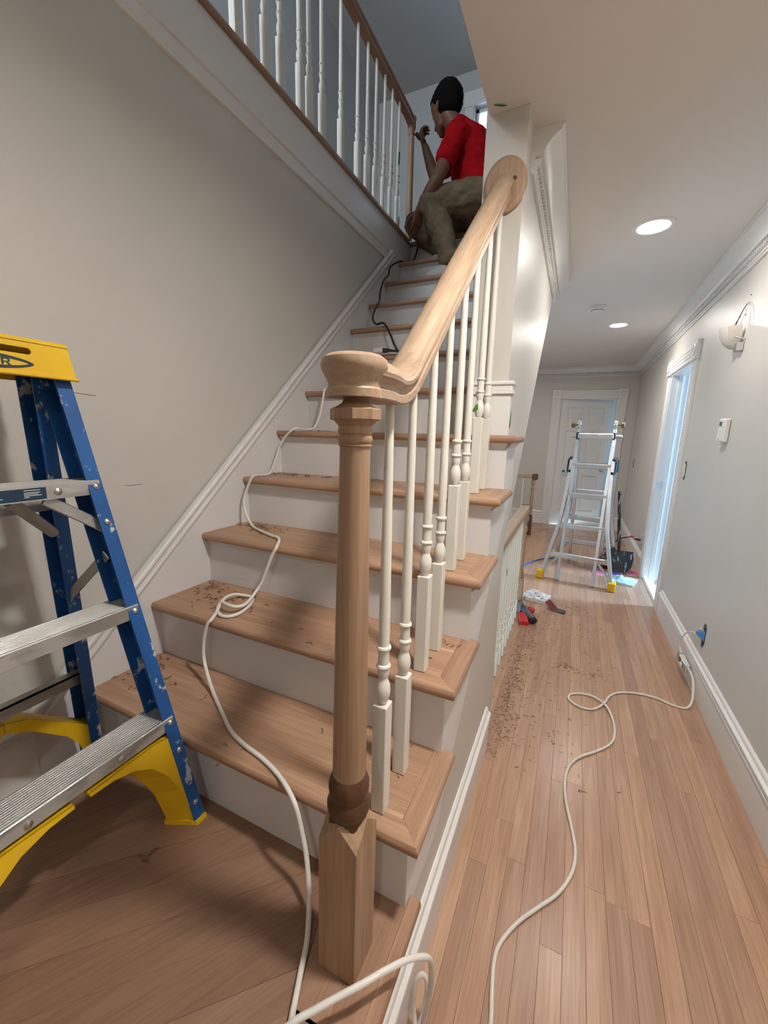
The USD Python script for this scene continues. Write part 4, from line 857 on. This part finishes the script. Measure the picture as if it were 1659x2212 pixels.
part('plug', hull([(-.742, 1.334, 1.203), (-.742, 1.360, 1.203), (-.742, 1.334, 1.224), (-.742, 1.360, 1.224), (-.70, 1.342, 1.208), (-.70, 1.352, 1.208), (-.70, 1.342, 1.218), (-.70, 1.352, 1.218)]), BLACK, kc)
part('cable', tube([(-.71, 1.347, 1.211), (-.67, 1.340, 1.206), (-.65, 1.40, 1.206), (-.70, 1.48, 1.215), (-.76, 1.53, 1.27), (-.80, 1.55, 1.34), (-.850, 1.572, 1.4065), (-.90, 1.577, 1.408), (-.925, 1.578, 1.44), (-.94, 1.63, 1.50), (-.97, 1.75, 1.585), (-.99, 1.802, 1.66), (-1.015, 1.90, 1.755), (-1.04, 2.02, 1.83), (-1.055, 2.08, 1.90), (-1.065, 2.23, 1.985), (-1.06, 2.285, 2.0065), (-1.045, 2.38, 2.01), (-1.035, 2.47, 2.10), (-1.02, 2.50, 2.19), (-.98, 2.56, 2.2265), (-.85, 2.66, 2.2265)], .0055, 8, 6), BLACK, kc)

# ================================================================= PERSON
man = thing('person', 'man in red t-shirt and khaki trousers crouching at the top of the stairs', 'person')
def sph(c, r): return m3.Manifold.sphere(r, 20).translate(tuple(map(float, c)))
def limb(*cr):
    out = []
    for (c0, r0), (c1, r1) in zip(cr[:-1], cr[1:]): out.append(m3.Manifold.batch_hull([sph(c0, r0), sph(c1, r1)]))
    return out
def ell(c, s, R_=None): 
    m = m3.Manifold.sphere(1.0, 32).scale(tuple(s)); 
    if R_: m = m.rotate(R_)
    return m.translate(tuple(map(float, c)))
def fuse(ms, res=.012, it=8, lam=.5):
    m = m3.Manifold.batch_boolean(ms, m3.OpType.Add).refine_to_length(res).to_mesh()
    t = trimesh.Trimesh(m.vert_properties[:, :3], m.tri_verts, process=True)
    trimesh.smoothing.filter_taubin(t, lamb=lam, nu=lam+.03, iterations=it); return t
# joints: near = the man's left side (towards the camera), far = his right
pel, chest, neck, head = (-.58, 2.47, 2.40), (-.655, 2.45, 2.68), (-.745, 2.44, 2.845), (-.828, 2.42, 2.955)
shN, elN, wrN = (-.705, 2.30, 2.715), (-.790, 2.20, 2.425), (-.922, 2.235, 2.285)
shF, elF, wrF = (-.80, 2.60, 2.77), (-.945, 2.60, 2.655), (-1.030, 2.585, 2.875)
hpN, knN, anN = (-.545, 2.40, 2.37), (-.845, 2.25, 2.315), (-.690, 2.20, 1.905)
hpF, knF, anF = (-.60, 2.56, 2.37), (-1.045, 2.49, 2.325), (-.80, 2.47, 2.085)
def hand(w, fwd, side, k=1.0, curl=.5, sp=.0165):
    """palm and five bent fingers; fwd: towards the fingers, side: towards the thumb"""
    w, f, s = np.array(w, float), np.array(fwd, float), np.array(side, float); f /= np.linalg.norm(f); s -= f*(s@f); s /= np.linalg.norm(s); d = np.cross(f, s)
    ms = [m3.Manifold.batch_hull([sph(w, .021), sph(w+f*.08+s*.028, .013), sph(w+f*.078-s*.030, .012), sph(w+f*.03+s*.026, .015)])]
    for i, (o, L, r) in enumerate(((.028, .070, .0088), (.010, .078, .0092), (-.010, .073, .0088), (-.028, .058, .0078))):
        b = w+f*.078+s*o; c = curl*(1+.08*i); p1 = b+(f*math.cos(c)+d*math.sin(c))*L*.45; p2 = p1+(f*math.cos(2*c)+d*math.sin(2*c))*L*.32; p3 = p2+(f*math.cos(2.8*c)+d*math.sin(2.8*c))*L*.23
        ms += limb((b, r*1.1), (p1, r), (p2, r*.92), (p3, r*.8))
    t0 = w+f*.025+s*.026; t1 = t0+(f*.6+s*.6+d*.35)*.042; t2 = t1+(f*.85+s*.15+d*.45)*.034
    ms += limb((t0, .014), (t1, .0105), (t2, .0085)); return ms
H = np.array(head); Fh = np.array([-.80, .56, -.20]); Fh /= np.linalg.norm(Fh); Uh = np.array([-.20, .05, .97]); Uh -= Fh*(Uh@Fh); Uh /= np.linalg.norm(Uh); Sh = np.cross(Uh, Fh)
def hp(f, u, s=0): return H + Fh*f + Uh*u + Sh*s
body = [m3.Manifold.batch_hull([sph(hp(-.035, .045), .088), sph(hp(.03, .045), .078), sph(hp(.035, -.02), .062)]),
        m3.Manifold.batch_hull([sph(hp(.035, -.03), .060), sph(hp(.062, -.105), .026), sph(hp(.018, -.09, .042), .022), sph(hp(.018, -.09, -.042), .022)]),
        m3.Manifold.batch_hull([sph(hp(.095, .012), .010), sph(hp(.118, -.034), .011), sph(hp(.092, -.042, .014), .008), sph(hp(.092, -.042, -.014), .008)]),
        m3.Manifold.batch_hull([sph(hp(.088, -.066, .016), .0085), sph(hp(.088, -.066, -.016), .0085), sph(hp(.097, -.066), .009)]),
        m3.Manifold.batch_hull([sph(hp(.088, -.078, .013), .008), sph(hp(.088, -.078, -.013), .008), sph(hp(.094, -.079), .008)]),
        m3.Manifold.batch_hull([sph(hp(.088, .030, .030), .012), sph(hp(.088, .030, -.030), .012), sph(hp(.096, .028), .010)])]
for s in (1, -1):
    body.append(m3.Manifold.batch_hull([sph(hp(-.006, .004, s*.080), .009), sph(hp(-.024, .002, s*.086), .008), sph(hp(-.006, -.020, s*.078), .008), sph(hp(-.018, -.004, s*.084), .008)]))
    body.append(sph(hp(.082, .006, s*.032), .012))
body += limb((np.array(neck)+[0, 0, -.03], .060), (hp(-.022, -.06), .056))
body += limb((pel, .14), ((-.62, 2.46, 2.55), .13), (chest, .135), (neck, .065)) + limb((shN, .058), (chest, .10), (shF, .058))
body += limb((shN, .056), (elN, .043), ((np.array(elN)*.6+np.array(wrN)*.4), .042), (wrN, .027)) + limb((shF, .054), (elF, .042), ((np.array(elF)*.6+np.array(wrF)*.4), .040), (wrF, .026))
body += hand(wrN, (-.18, .03, -1.0), (-.5, -.75, 0), curl=.22) 
body += hand(wrF, (-.35, -.05, .9), (-.2, -.7, .3), curl=.75)
body += limb((hpN, .085), (knN, .055), (anN, .042)) + limb((hpF, .085), (knF, .055), (anF, .042))
part('body', fuse(body, .010, 7), SKIN, man, smooth=True)
# hair cap
hair = m3.Manifold.batch_hull([sph(hp(-.040, .042), .0965), sph(hp(.025, .050), .083), sph(hp(-.05, .0), .082)])
cut = m3.Manifold.batch_hull([sph(hp(x, z, s), .006) for x in (.055, .30) for z in (.062, -.30) for s in (-.2, .2)] + [sph(hp(.02, -.10, s), .006) for s in (-.2, .2)] + [sph(hp(.012, .01, s), .006) for s in (-.2, .2)])
hair = hair - cut - m3.Manifold.batch_hull([sph(hp(x, z, s), .006) for x in (-.30, .3) for z in (-.085, -.4) for s in (-.2, .2)])
qf = hair.refine_to_length(.010).to_mesh(); hm = trimesh.Trimesh(qf.vert_properties[:, :3], qf.tri_verts, process=True); trimesh.smoothing.filter_taubin(hm, iterations=5)
hm.vertices += (hm.vertex_normals*(.006*(meshkit.noise(hm.vertices*90)-.3))[:, None]); part('hair', hm, HAIR, man, smooth=True, label='short black hair')
for s in (1, -1): part('eye', ball(hp(.090, .008, s*.032), .0085), plain('eye_%d' % (s+1), (.25, .22, .2), .2), man)
# t-shirt
def wrinkle(t, amp, fx, seed):
    n = meshkit.fbm(t.vertices*np.array(fx), 3, seed)-.5; t.vertices += t.vertex_normals*(amp*n)[:, None]; return t
sleeveN = tuple(np.array(shN)*.45+np.array(elN)*.55); sleeveF = tuple(np.array(shF)*.5+np.array(elF)*.5)
sh_ = limb(((-.585, 2.465, 2.415), .152), ((-.62, 2.46, 2.54), .146), (chest, .150), (np.array(neck)+[.006, 0, -.022], .080)) + limb((shN, .074), (chest, .115), (shF, .072)) + limb((shN, .074), (sleeveN, .068)) + limb((shF, .072), (sleeveF, .064))
t = fuse(sh_, .011, 8)
def trim_end(t, c, n): return trimesh.intersections.slice_mesh_plane(t, n, c, cap=False)
t = trimesh.intersections.slice_mesh_plane(t, (-.08, 0, .99), (-.58, 2.45, 2.365), cap=False)
part('t_shirt', wrinkle(t, .022, (9, 9, 34), 4), SHIRT, man, smooth=True, label='red cotton t-shirt')
# trousers
tr = limb(((-.575, 2.475, 2.36), .155), ((-.585, 2.47, 2.40), .150)) + limb((hpN, .122), ((np.array(hpN)*.4+np.array(knN)*.6), .100), (knN, .082), ((np.array(knN)*.5+np.array(anN)*.5)+np.array([.02, 0, 0]), .078), (np.array(anN)+[0, 0, .045], .062))
tr += limb((hpF, .122), ((np.array(hpF)*.4+np.array(knF)*.6), .098), (knF, .082), ((np.array(knF)*.5+np.array(anF)*.5), .080), (np.array(anF)+[.0, 0, .03], .062))
t = fuse(tr, .011, 7)
part('trousers', wrinkle(t, .034, (16, 16, 22), 9), KHAKI, man, smooth=True, label='dusty khaki work trousers')
def shoe(an, toe_dir, zf):
    d = np.array([*toe_dir, 0.]); d /= np.linalg.norm(d); s = np.array([-d[1], d[0], 0]); a = np.array([an[0], an[1], zf])
    sole = m3.Manifold.batch_hull([sph(a+d*o+s*w+np.array([0, 0, .016]), .015) for o, w in ((-.065, .022), (-.065, -.022), (.10, .040), (.10, -.040), (.155, .022), (.155, -.022))])
    up = m3.Manifold.batch_hull([sph(a+d*-.045+np.array([0, 0, .07]), .040), sph(a+d*.01+np.array([0, 0, .085]), .036), sph(a+d*.12+np.array([0, 0, .042]), .030), sph(a+d*-.05+np.array([0, 0, .04]), .034), sph(a+d*.09+s*.015+np.array([0, 0, .036]), .032)])
    def mk(m): 
        q = m.refine_to_length(.01).to_mesh(); q = trimesh.Trimesh(q.vert_properties[:, :3], q.tri_verts); trimesh.smoothing.filter_taubin(q, iterations=4); return q
    o = part('shoe', mk(up), plain('shoe_%d' % round(zf*10), (.62, .58, .54), .7), man); part('sole', mk(sole), WHITEP, o)
shoe(anN, (-1, -.15), 1.801); shoe(anF, (-1, .05), 2.001)
sp_ = thing('sanding_block', 'dark sanding block held in the crouching man’s raised hand', 'sanding block')
sp_.SetCustomDataByKey('label', "dark sanding pad in the crouching man's raised hand")
part('pad', hull([(-1.085, 2.545, 2.965), (-1.02, 2.545, 2.90), (-1.085, 2.585, 2.965), (-1.02, 2.585, 2.90), (-1.10, 2.545, 2.95), (-1.035, 2.545, 2.885), (-1.10, 2.585, 2.95), (-1.035, 2.585, 2.885)]), plain('sanding_pad', (.05, .025, .02), .8), sp_)
